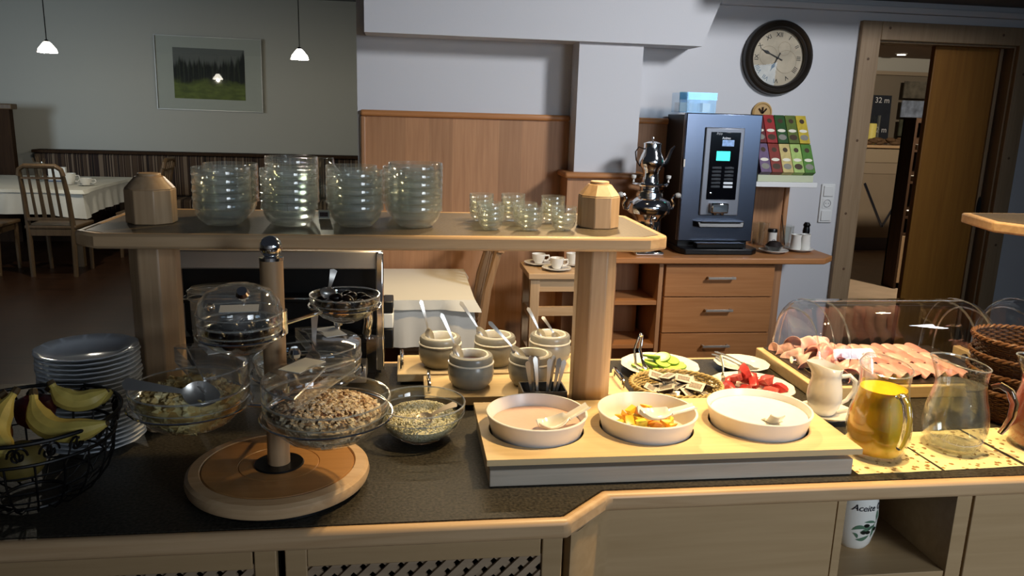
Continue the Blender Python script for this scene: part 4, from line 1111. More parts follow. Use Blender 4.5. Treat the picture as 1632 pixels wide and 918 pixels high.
def banana(label, a, m, b, r=0.0175):
    a, m, b = Vector(a), Vector(m), Vector(b)
    n = 16; pts = []; rs = []
    for i in range(n + 1):
        u = i / n
        pts.append(a * (1 - u) ** 2 + m * 2 * u * (1 - u) + b * u * u)
        rs.append(r * (0.33 + 0.05 * u if u < 0.08 else min(1, 0.42 + (u - 0.08) * 3.2) if u < 0.3 else 1.0 if u < 0.78 else max(0.25, 1 - ((u - 0.78) / 0.22) ** 1.6 * 0.78)))
    o0 = pts[0].copy()
    t = thing('banana', label, 'banana', o0, (0, 0, 0), 'bananas in the wire basket')
    mb = MB(); L_ = [p - o0 for p in pts]
    mb.tube(L_, rs, 10)
    mb.build('skin', ban, t, ang=28)
    MB().tube([L_[0] * 1.0 - (L_[1] - L_[0]) * 0.7, L_[0], L_[1] * .3], [r * .3, r * .36, r * .35], 8).build('stem', btip, t)
    MB().tube([L_[-1] - (L_[-1] - L_[-2]) * .2, L_[-1] + (L_[-1] - L_[-2]) * .25], [r * .26, r * .2], 8).build('tip', btip, t)


banana('front banana, longest, lying along the near rim of the wire basket', (-0.640, 1.350, 1.110), (-0.628, 1.305, 1.030), (-0.515, 1.318, 1.066), 0.0205)
banana('banana lying behind the front one with its tip pointing up right', (-0.630, 1.395, 1.112), (-0.600, 1.385, 1.055), (-0.543, 1.408, 1.092), 0.0185)
banana('inner banana with its tip towards the plates', (-0.655, 1.440, 1.085), (-0.60, 1.445, 1.045), (-0.555, 1.462, 1.072), 0.0155)
banana('banana curving down the left side of the basket', (-0.663, 1.338, 1.118), (-0.700, 1.285, 1.055), (-0.640, 1.262, 1.040), 0.0195)
banana('outermost banana cut by the photo edge', (-0.688, 1.345, 1.110), (-0.765, 1.30, 1.055), (-0.725, 1.262, 1.038), 0.019)
t = thing('red_apple', 'red apple lying behind the bananas in the wire basket', 'apple', (-0.700, 1.478, 1.0))
MB().lathe([(0, 0.052), (0.006, 0.050), (0.016, 0.058), (0.030, 0.052), (0.036, 0.034), (0.031, 0.012), (0.018, 0.0), (0.008, 0.003), (0, 0.006)], 24).build('apple_skin', pbr('red_apple_skin', (0.36, 0.09, 0.08), 0.3, var=0.5, scale=30), t)
MB().tube([(0, 0, 0.05), (0.003, 0, 0.066)], 0.0015, 5).build('stalk', btip, t)
tag(MB().at((-0.765, 1.44, 1.0)).ball((0, 0, 0), 0.038, 20, 12, (1, 1, 0.9)).build('orange', pbr('orange_peel', (0.72, 0.38, 0.10), 0.5, bump=0.4, scale=400)), 'orange behind the bananas at the left edge of the basket', 'orange')
tag(MB().at((-0.69, 1.385, 0.972)).ball((0, 0, 0), 0.04, 20, 12, (1, 1, 0.88)).build('pear', pbr('pear_skin', (0.46, 0.40, 0.20), 0.5)), 'green pear under the bananas low in the wire basket', 'pear')

for o in list(COL.objects):
    if o.parent is None and o.name.split('.')[0] in ('wire_fruit_basket', 'banana', 'red_apple', 'orange', 'pear'): o.location.x += 0.013

# ------------------------------------------------------------------ rotating cereal stand
PX, PY, PZ = -0.237, 1.410, 0.901
t = thing('rotating_cereal_stand', 'round maple rotating stand with a wooden pole and chrome ball holding glass bowls', 'stand', (PX, PY, PZ))
MB().lathe([(0, 0), (0.15, 0), (0.15, 0.008), (0, 0.008)], 48).build('swivel_foot', M['black'], t)
MB().lathe([(0, 0.008), (0.157, 0.008), (0.165, 0.013), (0.168, 0.022), (0.166, 0.032), (0.160, 0.0375), (0.142, 0.0395), (0.140, 0.0375), (0.1395, 0.036), (0, 0.036)], 72).build('base_disc', M['maple'], t)
MB().lathe([(0, 0.0362), (0.139, 0.0362), (0.137, 0.0395), (0.075, 0.0395), (0.0735, 0.038), (0.072, 0.0395), (0, 0.0395)], 72).build('inlaid_disc', wood('inlay_wood', (0.70, 0.52, 0.32), (0.64, 0.46, 0.27), 'x', 0.35), t)
MB().lathe([(0, 0.0425), (0.044, 0.0425), (0.046, 0.0397), (0, 0.0397)], 40).build('hub_plate', M['black'], t)
MB().at((0, 0, 0.0425)).lathe([(0, 0), (0.0205, 0), (0.0205, 0.388), (0, 0.388)], 32).build('pole', wood('pole_wood', (0.72, 0.60, 0.46), (0.63, 0.51, 0.38), 'z', 0.4), t)
MB().lathe([(0.019, 0.4305), (0.0215, 0.4305), (0.0215, 0.436), (0.012, 0.438)], 24).ball((0, 0, 0.454), 0.0200, 28, 18).build('ball_finial', M['chrome'], t)
CB = [  # x, y, base z, rim radius, height
    (-0.134, 1.296, 1.033, 0.1100, 0.083), (-0.398, 1.442, 1.003, 0.1085, 0.084), (-0.205, 1.618, 1.003, 0.113, 0.082),
    (-0.272, 1.298, 1.196, 0.0685, 0.052), (-0.122, 1.572, 1.176, 0.0715, 0.054)]
for x, y, z, r_, h in CB:
    zr = z + h * 0.66 - PZ - 0.0035
    rr = r_ * 1.012
    b = MB().at((x - PX, y - PY, 0)).tube(circ(rr, zr, 40), 0.0024, 6, True)
    d = Vector((PX - x, PY - y, 0)); L_ = d.length; d.normalize()
    b.at((0, 0, 0)).tube([(x - PX + d.x * rr, y - PY + d.y * rr, zr), (0 - d.x * 0.021, 0 - d.y * 0.021, zr)], 0.004, 8)
    b.build('holding_ring', M['chrome'], t)
    MB().at((0, 0, zr - 0.012)).lathe([(0.0207, 0), (0.025, 0), (0.025, 0.024), (0.0207, 0.024)], 24).build('clamp_collar', M['chrome'], t)


def deep_bowl(r, h):
    w_ = 0.0028
    return [(0, 0), (r * .38, 0), (r * .42, 0.002), (r * .70, h * .22), (r * .89, h * .5), (r * .965, h * .72), (r * .975, h * .74), (r * .985, h * .98), (r * .98, h), (r * .955, h),
            (r * .945, h * .74), (r * .93, h * .72), (r * .86, h * .51), (r * .675, h * .24), (r * .40, w_ + .002), (0, w_ + .001)]


def glass_bowl(name, label, x, y, z, r, h, cat='bowl'):
    t = thing(name, label, cat, (x, y, z))
    MB().lathe(deep_bowl(r, h), 56).build('glass_body', M['glass'], t, ang=50)
    MB().tube(circ(r * .97, h, 56), 0.0017, 6, True).tube(circ(r * .957, h * .73, 56), 0.0013, 6, True).build('rim', M['edge'], t)
    return t


def half_lid(t, r, h, a0, card, knob, tilt=0.0, hgt=0.036):
    """clear hinged half lid: upright rim, shallow dome and a straight cut edge"""
    lid = MB().lathe([(r * .985, h + 0.001), (r * .985, h + hgt * .8), (r * .95, h + hgt * .98), (r * .6, h + hgt * 1.25), (r * .02, h + hgt * 1.4), (r * .02, h + hgt * 1.4 - .0015), (r * .6, h + hgt * 1.25 - .0015), (r * .945, h + hgt * .96), (r * .975, h + hgt * .78), (r * .975, h + 0.001)], 36, a0=a0, a1=a0 + PI)
    c, s = math.cos(a0), math.sin(a0)
    lid.at((0, 0, 0), (0, 0, a0)).box(-r * .97, r * .97, -0.0015, 0.0, h + hgt * .35, h + hgt * .95)
    o = lid.build('half_lid', M['plastic'], t, ang=50)
    arc = [(r * .982 * math.cos(a0 + PI * i / 30), r * .982 * math.sin(a0 + PI * i / 30)) for i in range(31)]
    e = MB().tube([(x, y, h + 0.002) for x, y in arc], 0.0016, 5).tube([(x * .985, y * .985, h + hgt * .88) for x, y in arc], 0.0017, 5)
    e.tube([(r * .97 * c, r * .97 * s, h + hgt * .9), (0, 0, h + hgt * 1.42), (-r * .97 * c, -r * .97 * s, h + hgt * .9)], 0.0017, 5).tube([(r * .97 * c, r * .97 * s, h + hgt * .35), (-r * .97 * c, -r * .97 * s, h + hgt * .35)], 0.0016, 5)
    e.build('lid_edge', M['edge'], o)
    am = a0 + PI / 2 + knob
    kx, ky = r * .72 * math.cos(am), r * .72 * math.sin(am)
    MB().at((kx, ky, h + hgt * 1.2)).lathe([(0.004, 0), (0.004, 0.006), (0.009, 0.010), (0.011, 0.017), (0.008, 0.024), (0, 0.026)], 16).build('lid_knob', M['chrome'], o)
    ac = a0 + PI / 2 + card
    MB().at((r * .45 * math.cos(ac), r * .45 * math.sin(ac), h + hgt * 1.31), (0, 0, ac + PI / 2)).box(-r * .33, r * .33, -r * .2, r * .2, -0.0006, 0.0006).build('paper_label', M['paper'], o)
    return o


tm = glass_bowl('cereal_bowl', 'glass bowl of muesli with half lid and paper label, front of the rotating stand', *CB[0])
half_lid(tm, CB[0][3], CB[0][4], R(68), -0.15, -0.35)
tc_ = glass_bowl('cereal_bowl', 'glass bowl of cornflakes with raised half lid, left on the rotating stand', *CB[1])
half_lid(tc_, CB[1][3], CB[1][4], R(-62), 0.0, 0.3, hgt=0.05)
tb_ = glass_bowl('cereal_bowl', 'glass bowl at the back of the rotating stand below the plums', *CB[2])
half_lid(tb_, CB[2][3], CB[2][4], R(-70), 0.1, 0.4)
tt_ = glass_bowl('dried_fruit_bowl', 'small glass bowl of prunes under a clear dome lid, upper left of the stand', *CB[3])
r_, h = CB[3][3], CB[3][4]
dl = MB().lathe([(r_ * .99, h + .0005), (r_ * 1.0, h + .018), (r_ * .93, h + .036), (r_ * .75, h + .052), (r_ * .4, h + .062), (0, h + .065), (0, h + .0637), (r_ * .4, h + .0607), (r_ * .74, h + .0508), (r_ * .915, h + .0355), (r_ * .98, h + .018), (r_ * .97, h + .0005)], 48).build('dome_lid', M['plastic'], tt_, ang=60)
MB().tube(circ(r_ * 1.0, h + .017, 44), 0.0012, 5, True).tube(circ(r_ * .99, h + .001, 44), 0.0012, 5, True).build('lid_edge', M['edge'], dl)
MB().at((0.016, -0.044, h + 0.050), (0.8, 0.1, 0)).lathe([(0.004, -0.002), (0.004, 0.006), (0.009, 0.010), (0.011, 0.017), (0.008, 0.024), (0, 0.026)], 16).build('lid_knob', M['chrome'], dl)
MB().at((0.006, -0.030, h + 0.030), (0.25, 0, 0.1)).box(-0.030, 0.030, -0.012, 0.012, 0, 0.001).build('paper_label', M['paper'], dl)
tp_ = glass_bowl('dried_fruit_bowl', 'open small glass bowl of dark plums, upper right of the rotating stand', *CB[4])


def cell_mat(name, cols, scale, rough=0.7, bump=0.5):
    m, nt, b = new_mat(name)
    N = nt.nodes.new; L = nt.links.new
    tc = N('ShaderNodeTexCoord'); vo = N('ShaderNodeTexVoronoi'); vo.inputs['Scale'].default_value = scale
    L(tc.outputs['Object'], vo.inputs['Vector'])
    sp = N('ShaderNodeSeparateColor'); L(vo.outputs['Color'], sp.inputs[0])
    rp = N('ShaderNodeValToRGB'); rp.color_ramp.interpolation = 'CONSTANT'
    while len(rp.color_ramp.elements) < len(cols): rp.color_ramp.elements.new(0.5)
    for e, (p, c) in zip(rp.color_ramp.elements, cols): e.position = p; e.color = (*lin(c), 1)
    L(sp.outputs[0], rp.inputs[0]); L(rp.outputs[0], b.inputs['Base Color'])
    b.inputs['Roughness'].default_value = rough
    bp = N('ShaderNodeBump'); bp.inputs['Strength'].default_value = bump; bp.inputs['Distance'].default_value = 0.003
    L(vo.outputs['Distance'], bp.inputs['Height']); bp.invert = True; L(bp.outputs[0], b.inputs['Normal'])
    return m


def fill(name, label, cat, x, y, z, r, h, level, dome, mat, n, size, flat=0.5, seed=1, side=True):
    """loose food heaped in a bowl: a core that follows the glass plus small pieces all over it"""
    random.seed(seed)
    def rin(zz):
        pr = [(0.004, r * .38), (h * .24, r * .66), (h * .51, r * .845), (h * .72, r * .915), (h, r * .935)]
        for (za, ra), (zb_, rb) in zip(pr, pr[1:]):
            if zz <= zb_: return ra + (rb - ra) * max(0, zz - za) / (zb_ - za)
        return r * .935
    s = size
    prof = [(0, 0.006), (r * .34, 0.006)] + [(rin(q) - s * .75, q) for q in (0.01, h * .24, h * .4, h * .51, h * .65, level) if q <= level + 1e-6]
    rt = rin(level) - s * 1.15
    prof += [(rt * (1 - k / 6), level + dome * math.sin(PI / 2 * k / 6)) for k in range(1, 7)]
    mb = MB().lathe(prof, 32, fn=lambda a, rr, zz: rr * (1 + 0.02 * math.sin(a * 5 + zz * 60)))
    def piece(p, nrm):
        q = Vector((random.gauss(0, 1), random.gauss(0, 1), random.gauss(0, 1))).normalized()
        ax = (nrm + q * 0.9).normalized()
        u = ax.orthogonal().normalized(); v = ax.cross(u)
        k = random.uniform(0.6, 1.15) * s
        sq = random.uniform(0.7, 1.1)
        vs = [p + u * k * sq, p + v * k, p - u * k * sq, p - v * k, p + ax * k * flat, p - ax * k * flat]
        mb.add(vs, [(0, 1, 4), (1, 2, 4), (2, 3, 4), (3, 0, 4), (1, 0, 5), (2, 1, 5), (3, 2, 5), (0, 3, 5)])
    for i in range(n):
        a = random.uniform(0, 2 * PI)
        if side and random.random() < 0.42:
            zz = random.uniform(0.008, level); rr = rin(zz) - s * 1.05
            piece(Vector((rr * math.cos(a), rr * math.sin(a), zz)), Vector((math.cos(a), math.sin(a), -.3)))
        else:
            q = math.sqrt(random.random()); rr = rt * q
            zz = level + dome * math.sin(math.acos(min(1, q))) * random.uniform(.9, 1.05) + s * .2
            piece(Vector((rr * math.cos(a), rr * math.sin(a), zz)), Vector((0, 0, 1)))
    o = mb.build(name, mat, None, (x, y, z + 0.0003), ang=20)
    return tag(o, label, cat, None, 'stuff')


mm = cell_mat('muesli_mix', [(0.0, (0.84, 0.74, 0.60)), (0.25, (0.94, 0.88, 0.78)), (0.5, (0.70, 0.56, 0.42)), (0.6, (0.88, 0.79, 0.66)), (0.86, (0.46, 0.31, 0.22)), (0.92, (0.92, 0.85, 0.72))], 110)
fill('muesli', 'muesli flakes and nuts heaped in the front bowl of the stand', 'cereal', *CB[0], 0.050, 0.024, mm, 1900, 0.0062, 0.6, 2)
fl = cell_mat('cornflakes', [(0.0, (0.92, 0.80, 0.52)), (0.3, (0.96, 0.87, 0.62)), (0.6, (0.84, 0.69, 0.42)), (0.8, (0.97, 0.91, 0.70))], 50)
fill('cornflakes', 'pale yellow cornflakes heaped in the left bowl of the stand', 'cereal', *CB[1], 0.056, 0.030, fl, 520, 0.0112, 0.5, 3)
fill('bran_flakes', 'brown flakes filling the bottom of the back bowl of the stand', 'cereal', *CB[2], 0.03, 0.006, cell_mat('bran', [(0, (0.34, 0.24, 0.15)), (0.5, (0.46, 0.34, 0.22))], 90), 500, 0.006, 0.4, 4)

prune = pbr('prune_skin', (0.07, 0.045, 0.05), 0.28, var=0.4, scale=40, bump=0.6)
random.seed(9)
pm = [MB().ball((0, 0, 0), 0.0125, 14, 9, (1.3, 1.0, 0.85)).mesh('prune', prune) for _ in range(1)][0]
for bi, nm, lb, gp, zz in ((3, 'prune', 'dark prune under the clear dome lid of the upper left bowl', 'prunes in the domed bowl', 0.0), (4, 'plum', 'dark glossy plum in the open upper right bowl', 'plums in the open bowl', 0.004)):
    x, y, z, r_, h = CB[bi]
    spots = [(0, 0, 0.016)] + [(0.028 * math.cos(a), 0.028 * math.sin(a), 0.019) for a in (0.3, 1.55, 2.8, 4.1, 5.3)]
    spots += [(0.046 * math.cos(k * PI / 4), 0.046 * math.sin(k * PI / 4), 0.036) for k in range(8)] + [(0.018 * math.cos(a), 0.018 * math.sin(a), 0.041) for a in (0.9, 3.0, 5.1)]
    for k, (dx, dy, dz) in enumerate(spots):
        q = r_ / 0.0735
        o = link(nm, pm, None, (x + dx * q, y + dy * q, z + dz + zz), (random.uniform(-.5, .5), random.uniform(-.4, .4), random.uniform(0, 3)))
        tag(o, lb, nm, gp)
cutlery('serving_spoon', 'steel spoon standing in the open bowl of plums', 'spoon', (-0.143, 1.575, 1.282), (-0.158, 1.565, 1.222), 'spoon', up=(0.2, -1, 0))
cutlery('serving_spoon', 'large steel spoon lying across the cornflakes bowl', 'spoon', (-0.492, 1.372, 1.118), (-0.330, 1.378, 1.088), 'spoon', up=(0.25, -0.9, 0.55), width=1.5)
cutlery('serving_spoon', 'steel spoon standing in the back bowl of the rotating stand', 'spoon', (-0.186, 1.60, 1.185), (-0.195, 1.612, 1.05), 'spoon', up=(0.2, -1, 0))

# glass bowl of seeds on the counter
SB = (0.032, 1.602, 0.9006, 0.0985, 0.084)
ts = glass_bowl('seed_bowl', 'low glass bowl of pale puffed grain on the worktop beside the tray', *SB)
fill('puffed_grain', 'pale puffed grain in the glass bowl beside the white bowl tray', 'cereal', *SB, 0.042, 0.030, cell_mat('puffed_grain', [(0, (0.96, 0.93, 0.80)), (0.4, (0.88, 0.85, 0.70)), (0.75, (0.98, 0.96, 0.87))], 200, 0.9, 0.05), 3800, 0.0029, 0.85, 6)
cutlery('serving_spoon', 'dark spoon lying in the puffed grain', 'spoon', (0.108, 1.575, 0.989), (0.020, 1.540, 0.962), 'spoon', M['steel_dull'], up=(0, -0.4, 1), width=1.2)

# ------------------------------------------------------------------ toaster behind the stand
t = thing('conveyor_toaster', 'wide black and stainless conveyor toaster standing behind the rotating cereal stand', 'toaster', (-0.56, 1.95, 0.9))
MB().box(0, 0.50, 0.0, 0.17, 0.305, 0.352).build('top_hood', M['steel_dull'], t, bev=0.004)
MB().box(0.005, 0.495, 0.06, 0.17, 0.012, 0.305).build('body', M['black'], t)
MB().box(0.485, 0.505, -0.006, 0.02, 0.04, 0.35).build('corner_post', M['chrome'], t, bev=0.004)
MB().box(-0.005, 0.015, -0.006, 0.02, 0.04, 0.35).build('corner_post', M['chrome'], t, bev=0.004)
MB().box(0.015, 0.485, 0.004, 0.06, 0.218, 0.232).build('rack_bar', M['black'], t, bev=0.002)
MB().box(0.015, 0.485, 0.0, 0.004, 0.228, 0.232).build('bar_trim', M['chrome'], t)
MB().box(0.0, 0.50, -0.004, 0.06, 0.115, 0.135).build('rack_bar', M['black'], t, bev=0.002)
MB().box(0.0, 0.46, -0.02, 0.06, 0.012, 0.055).build('crumb_tray', M['steel_dull'], t, bev=0.003)
for x in (0.03, 0.45): MB().box(x, x + 0.03, 0.01, 0.16, 0, 0.012).build('foot', M['black'], t)
hb = MB().tube([(0.462, -0.012, 0.14), (0.462, -0.026, 0.15), (0.466, -0.03, 0.18), (0.466, -0.026, 0.215), (0.462, -0.008, 0.225)], 0.013, 12)
hb.build('chrome_handle', M['chrome'], t)
for z0, z1, m_ in ((0.180, 0.212, 'black'), (0.140, 0.180, 'paper'), (0.085, 0.138, 'black')):
    MB().box(0.502, 0.528, 0.04, 0.12, z0, z1).build('side_control', M[m_], t, bev=0.003)
t = thing('plastic_canister', 'clear plastic canister with a hinged lid behind the domed prune bowl', 'canister', (-0.415, 1.87, 0.9006))
b = MB().prism(ngon(20, 0.085, 0, 0, 0), 0, 0.002)
b.at((0, 0, 0), (0, 0, 0), (1, 0.6, 1)).lathe([(0.080, 0), (0.088, 0.245), (0.085, 0.245), (0.078, 0.003)], 40)
b.build('canister_body', M['plastic'], t)
ld = MB().at((0, 0, 0), (0, 0, 0), (1, 0.62, 1)).lathe([(0, 0.282), (0.085, 0.278), (0.093, 0.27), (0.093, 0.252), (0.090, 0.252), (0.090, 0.268), (0, 0.276)], 40).build('canister_lid', M['plastic'], t)
MB().tube([(0.093 * math.cos(a * PI / 20), 0.0577 * math.sin(a * PI / 20), 0.252) for a in range(40)], 0.0014, 5, True).tube([(0.093 * math.cos(a * PI / 20), 0.0577 * math.sin(a * PI / 20), 0.270) for a in range(40)], 0.0014, 5, True).build('lid_edge', M['edge'], ld)
for x in (-0.06, 0.05): MB().box(x - 0.012, x + 0.012, -0.058, -0.050, 0.235, 0.262).build('hinge', M['plastic'], ld)
MB().at((-0.028, -0.060, 0.243)).ball((0, 0, 0), 0.012, 14, 10).build('lid_knob', M['chrome'], ld)
t = thing('acrylic_stand', 'upright clear acrylic card holder standing beside the toaster', 'holder', (-0.072, 1.84, 0.9006))
MB().box(-0.022, 0.022, -0.002, 0.002, 0, 0.165).build('upright_panel', M['acrylic'], t, bev=0.0008)
MB().box(-0.022, 0.022, 0.002, 0.03, 0, 0.003).build('foot', M['acrylic'], t)
MB().box(-0.022, 0.022, -0.010, -0.002, 0.158, 0.161).build('top_lip', M['acrylic'], t)

# ------------------------------------------------------------------ jam crocks on two boards


def serving_board(label, x0, x1, y0, y1, z=0.9006):
    t = thing('serving_board', label, 'board', (x0, y0, z))
    MB().box(0, x1 - x0, 0, y1 - y0, 0.008, 0.030).build('board', M['maple_pale'], t, bev=0.002)
    for x in (0.02, x1 - x0 - 0.02):
        for y in (0.02, y1 - y0 - 0.02): MB().at((x, y, 0)).lathe([(0, 0), (0.008, 0), (0.008, 0.008), (0, 0.008)], 10).build('foot', M['black'], t)
    for x in (0.012, x1 - x0 - 0.012):
        d = (y1 - y0)
        MB().tube([(x, d * .22, 0.03), (x, d * .22, 0.05), (x, d * .28, 0.057), (x, d * .72, 0.057), (x, d * .78, 0.05), (x, d * .78, 0.03)], 0.0045, 8).build('handle', M['chrome'], t)
    return t


serving_board('front pale wooden board with chrome handles under two jam crocks', 0.045, 0.552, 1.768, 1.928)
serving_board('rear pale wooden board with chrome handles under three jam crocks', -0.022, 0.482, 1.942, 2.104)
cz = 0.9006 + 0.0305
pots = [((0.161, 1.848), 'grey jam crock on the left of the front board', 'dark red jam in the left front crock', (0.22, 0.07, 0.06)),
        ((0.313, 1.850), 'grey jam crock on the right of the front board', 'dark berry jam in the right front crock', (0.10, 0.03, 0.05)),
        ((0.092, 2.012), 'grey jam crock on the left of the rear board', 'dark jam low in the left rear crock', (0.14, 0.06, 0.04)),
        ((0.240, 2.018), 'grey jam crock in the middle of the rear board', 'brown jam in the middle rear crock', (0.20, 0.09, 0.05)),
        ((0.392, 2.022), 'grey crock of pale spread on the right of the rear board', 'pale cream spread in the right rear crock', (0.82, 0.78, 0.66))]
for (x, y), lab, jl, jc in pots:
    t = thing('jam_crock', lab, 'crock', (x, y, cz))
    MB().lathe([(0, 0), (0.040, 0), (0.044, 0.003), (0.054, 0.018), (0.0575, 0.036), (0.056, 0.054), (0.0535, 0.0600)], 44).build('crock_body', M['stoneware'], t)
    MB().lathe([(0.0535, 0.0595), (0.0572, 0.0608), (0.0572, 0.0632), (0.0545, 0.0645)], 44).build('glaze_line', M['stoneline'], t)
    MB().lathe([(0.0545, 0.0645), (0.0548, 0.076), (0.052, 0.0808), (0.048, 0.0815), (0.0435, 0.0808)], 44).build('collar', M['stoneware'], t)
    MB().lathe([(0.0438, 0.0806), (0.0418, 0.0838), (0.0390, 0.0825), (0.0378, 0.078), (0.037, 0.06), (0.036, 0.04), (0, 0.04)], 44).build('white_liner', M['stoneline'], t)
    jm = pbr('jam_' + jl.replace(' ', '_')[:28], jc, 0.18, var=0.5, scale=70, bump=0.7)
    lv = 0.064 if 'low' not in jl else 0.056
    tag(MB().lathe([(0, lv - 0.02), (0.0345, lv - 0.02), (0.0345, lv), (0.02, lv + 0.003), (0, lv + 0.005)], 24, fn=lambda a, r, z: r * (1 + .02 * math.sin(3 * a))).build('jam', jm, None, (x, y, cz)), jl, 'jam', None, 'stuff')
jsp = [((0.039, 2.006, 1.112), (0.070, 2.004, 0.988), 'left rear crock'), ((0.086, 1.858, 1.115), (0.140, 1.846, 0.990), 'left front crock'), ((0.145, 2.04, 1.100), (0.221, 2.016, 0.990), 'middle rear crock'),
       ((0.205, 1.870, 1.090), (0.300, 1.850, 0.990), 'right front crock'), ((0.331, 2.05, 1.080), (0.380, 2.03, 0.985), 'right rear crock, on its left'), ((0.372, 2.045, 1.055), (0.418, 2.012, 0.990), 'right rear crock, on its right')]
for k, (a, b_, s_) in enumerate(jsp):
    cutlery('jam_spoon', 'long steel spoon standing in the ' + s_, 'spoon', a, b_, 'spoon', M['cutlery'], 'spoons in the jam crocks', up=(0.3, -1, 0.1), width=0.72)

t = thing('cutlery_caddy', 'black square caddy of teaspoons in front of the right post', 'caddy', (0.318, 1.708, 0.9006))
b = MB()
b.box(-0.052, 0.052, -0.036, 0.036, 0, 0.004).box(-0.052, 0.052, -0.036, -0.033, 0.004, 0.074).box(-0.052, 0.052, 0.033, 0.036, 0.004, 0.074).box(-0.052, -0.049, -0.033, 0.033, 0.004, 0.074).box(0.049, 0.052, -0.033, 0.033, 0.004, 0.074)
b.build('caddy_box', pbr('dark_grey_caddy', (0.16, 0.15, 0.15), 0.4), t)
MB().box(-0.0015, 0.0015, -0.033, 0.033, 0.004, 0.05).build('divider', M['black'], t)
for k, (xt, yt, zt2, xb_, yb_) in enumerate(((0.279, 1.703, 1.040, 0.300, 1.700), (0.287, 1.712, 1.050, 0.305, 1.712), (0.296, 1.700, 1.052, 0.308, 1.692), (0.303, 1.716, 1.048, 0.312, 1.722),
                                              (0.332, 1.704, 1.045, 0.324, 1.700), (0.343, 1.714, 1.050, 0.330, 1.716), (0.355, 1.704, 1.046, 0.334, 1.692), (0.368, 1.710, 1.040, 0.340, 1.706))):
    cutlery('teaspoon', 'teaspoon standing handle up in the black caddy, ' + ('leftmost', 'second from the left', 'third from the left', 'fourth from the left', 'fourth from the right', 'third from the right', 'second from the right', 'rightmost')[k], 'spoon', (xt, yt, zt2), (xb_, yb_, 0.907), 'spoon', M['cutlery'], 'teaspoons in the caddy', up=(0.25 * (k % 3 - 1), -1, 0), width=0.8)

# ------------------------------------------------------------------ tray with three white bowls
t = thing('bowl_tray', 'long pale wooden tray with three holes carrying round white bowls', 'tray', (0.158, 1.362, 0.9006))
TX, TY, TZ = 0.158, 1.362, 0.9006
MB().box(0.0, 0.742, 0.0, 0.285, 0, 0.034).build('base', wood('tray_base_wood', (0.76, 0.72, 0.66), (0.68, 0.64, 0.58), 'x', 0.45), t, bev=0.002)
MB().box(0.02, 0.72, 0.02, 0.265, 0.034, 0.045).build('shadow_spacer', M['blackmat'], t)  # black support, its colour put in for the shadow in the gap
BB = [(0.270, 1.503, 0.1055), (0.506, 1.500, 0.1055), (0.757, 1.503, 0.1115)]
b = MB()
cells = [(-0.006, 0.230), (0.230, 0.474), (0.474, 0.757)]
y0, y1, z0, z1 = -0.004, 0.296, 0.045, 0.0575
for (x0, x1), (bx, by, br) in zip(cells, BB):
    cx, cyy, hr = bx - TX, by - TY, br - 0.006
    angs = sorted([2 * PI * i / 56 for i in range(56)] + [math.atan2(yy - cyy, xx - cx) % (2 * PI) for xx in (x0, x1) for yy in (y0, y1)])
    n = len(angs); vs = []
    for zz in (z0, z1):
        for a in angs: vs.append((cx + hr * math.cos(a), cyy + hr * math.sin(a), zz))
        for a in angs:
            c, s = math.cos(a), math.sin(a)
            k = min(((x1 - cx) / c if c > 1e-9 else (x0 - cx) / c if c < -1e-9 else 9), ((y1 - cyy) / s if s > 1e-9 else (y0 - cyy) / s if s < -1e-9 else 9))
            vs.append((cx + k * c, cyy + k * s, zz))
    fs = []
    for i in range(n):
        j = (i + 1) % n
        fs += [(i, j, n + j, n + i), (2 * n + i, 3 * n + i, 3 * n + j, 2 * n + j), (i, 2 * n + i, 2 * n + j, j), (n + i, n + j, 3 * n + j, 3 * n + i)]
    b.add(vs, fs)
b.build('top_board', M['maple_pale'], t, ang=30)


def white_bowl(label, x, y, r):
    t = thing('white_bowl', label, 'bowl', (x, y, TZ + 0.0455))
    MB().lathe([(0, 0), (r - 0.018, 0), (r - 0.013, 0.004), (r - 0.002, 0.046), (r, 0.0495), (r - 0.001, 0.051), (r - 0.005, 0.051), (r - 0.0065, 0.046), (r - 0.017, 0.006), (r - 0.022, 0.004), (0, 0.004)], 72).build('bowl_body', M['melamine'], t, ang=50)
    return t


white_bowl('left white bowl on the tray, holding pale pink yoghurt', *BB[0])
white_bowl('middle white bowl on the tray, holding yellow fruit chunks', *BB[1])
white_bowl('right white bowl on the tray, holding plain white yoghurt', *BB[2])
bz = TZ + 0.0455
for k, (lv, nm, lab, c) in enumerate(((0.026, 'pink_yoghurt', 'pale pink fruit yoghurt in the left white bowl', (0.86, 0.72, 0.66)), (0.037, 'plain_yoghurt', 'plain white yoghurt in the right white bowl', (0.95, 0.94, 0.91)))):
    x, y, r = BB[0] if k == 0 else BB[2]
    rr = r - 0.018 + 0.011 * lv / 0.046 - 0.0012
    tag(MB().lathe([(0, 0.005), (r - 0.024, 0.005), (rr, lv), (rr - 0.004, lv + 0.0012), (rr * .6, lv + 0.0004), (0, lv + 0.001)], 48).build(nm, pbr(nm, c, 0.35, bump=0.25, scale=60, var=0.04), None, (x, y, bz)), lab, 'yoghurt', None, 'stuff')


def hull(pts, name, mat, ang=40):
    bm = bmesh.new()
    for p in pts: bm.verts.new(p)
    r = bmesh.ops.convex_hull(bm, input=bm.verts)
    bmesh.ops.delete(bm, geom=[e for e in bm.verts if not e.link_faces], context='VERTS')
    me = bpy.data.meshes.new(name); bm.to_mesh(me); bm.free()
    me.shade_smooth(); me.set_sharp_from_angle(angle=R(ang)); me.materials.append(mat)
    return me


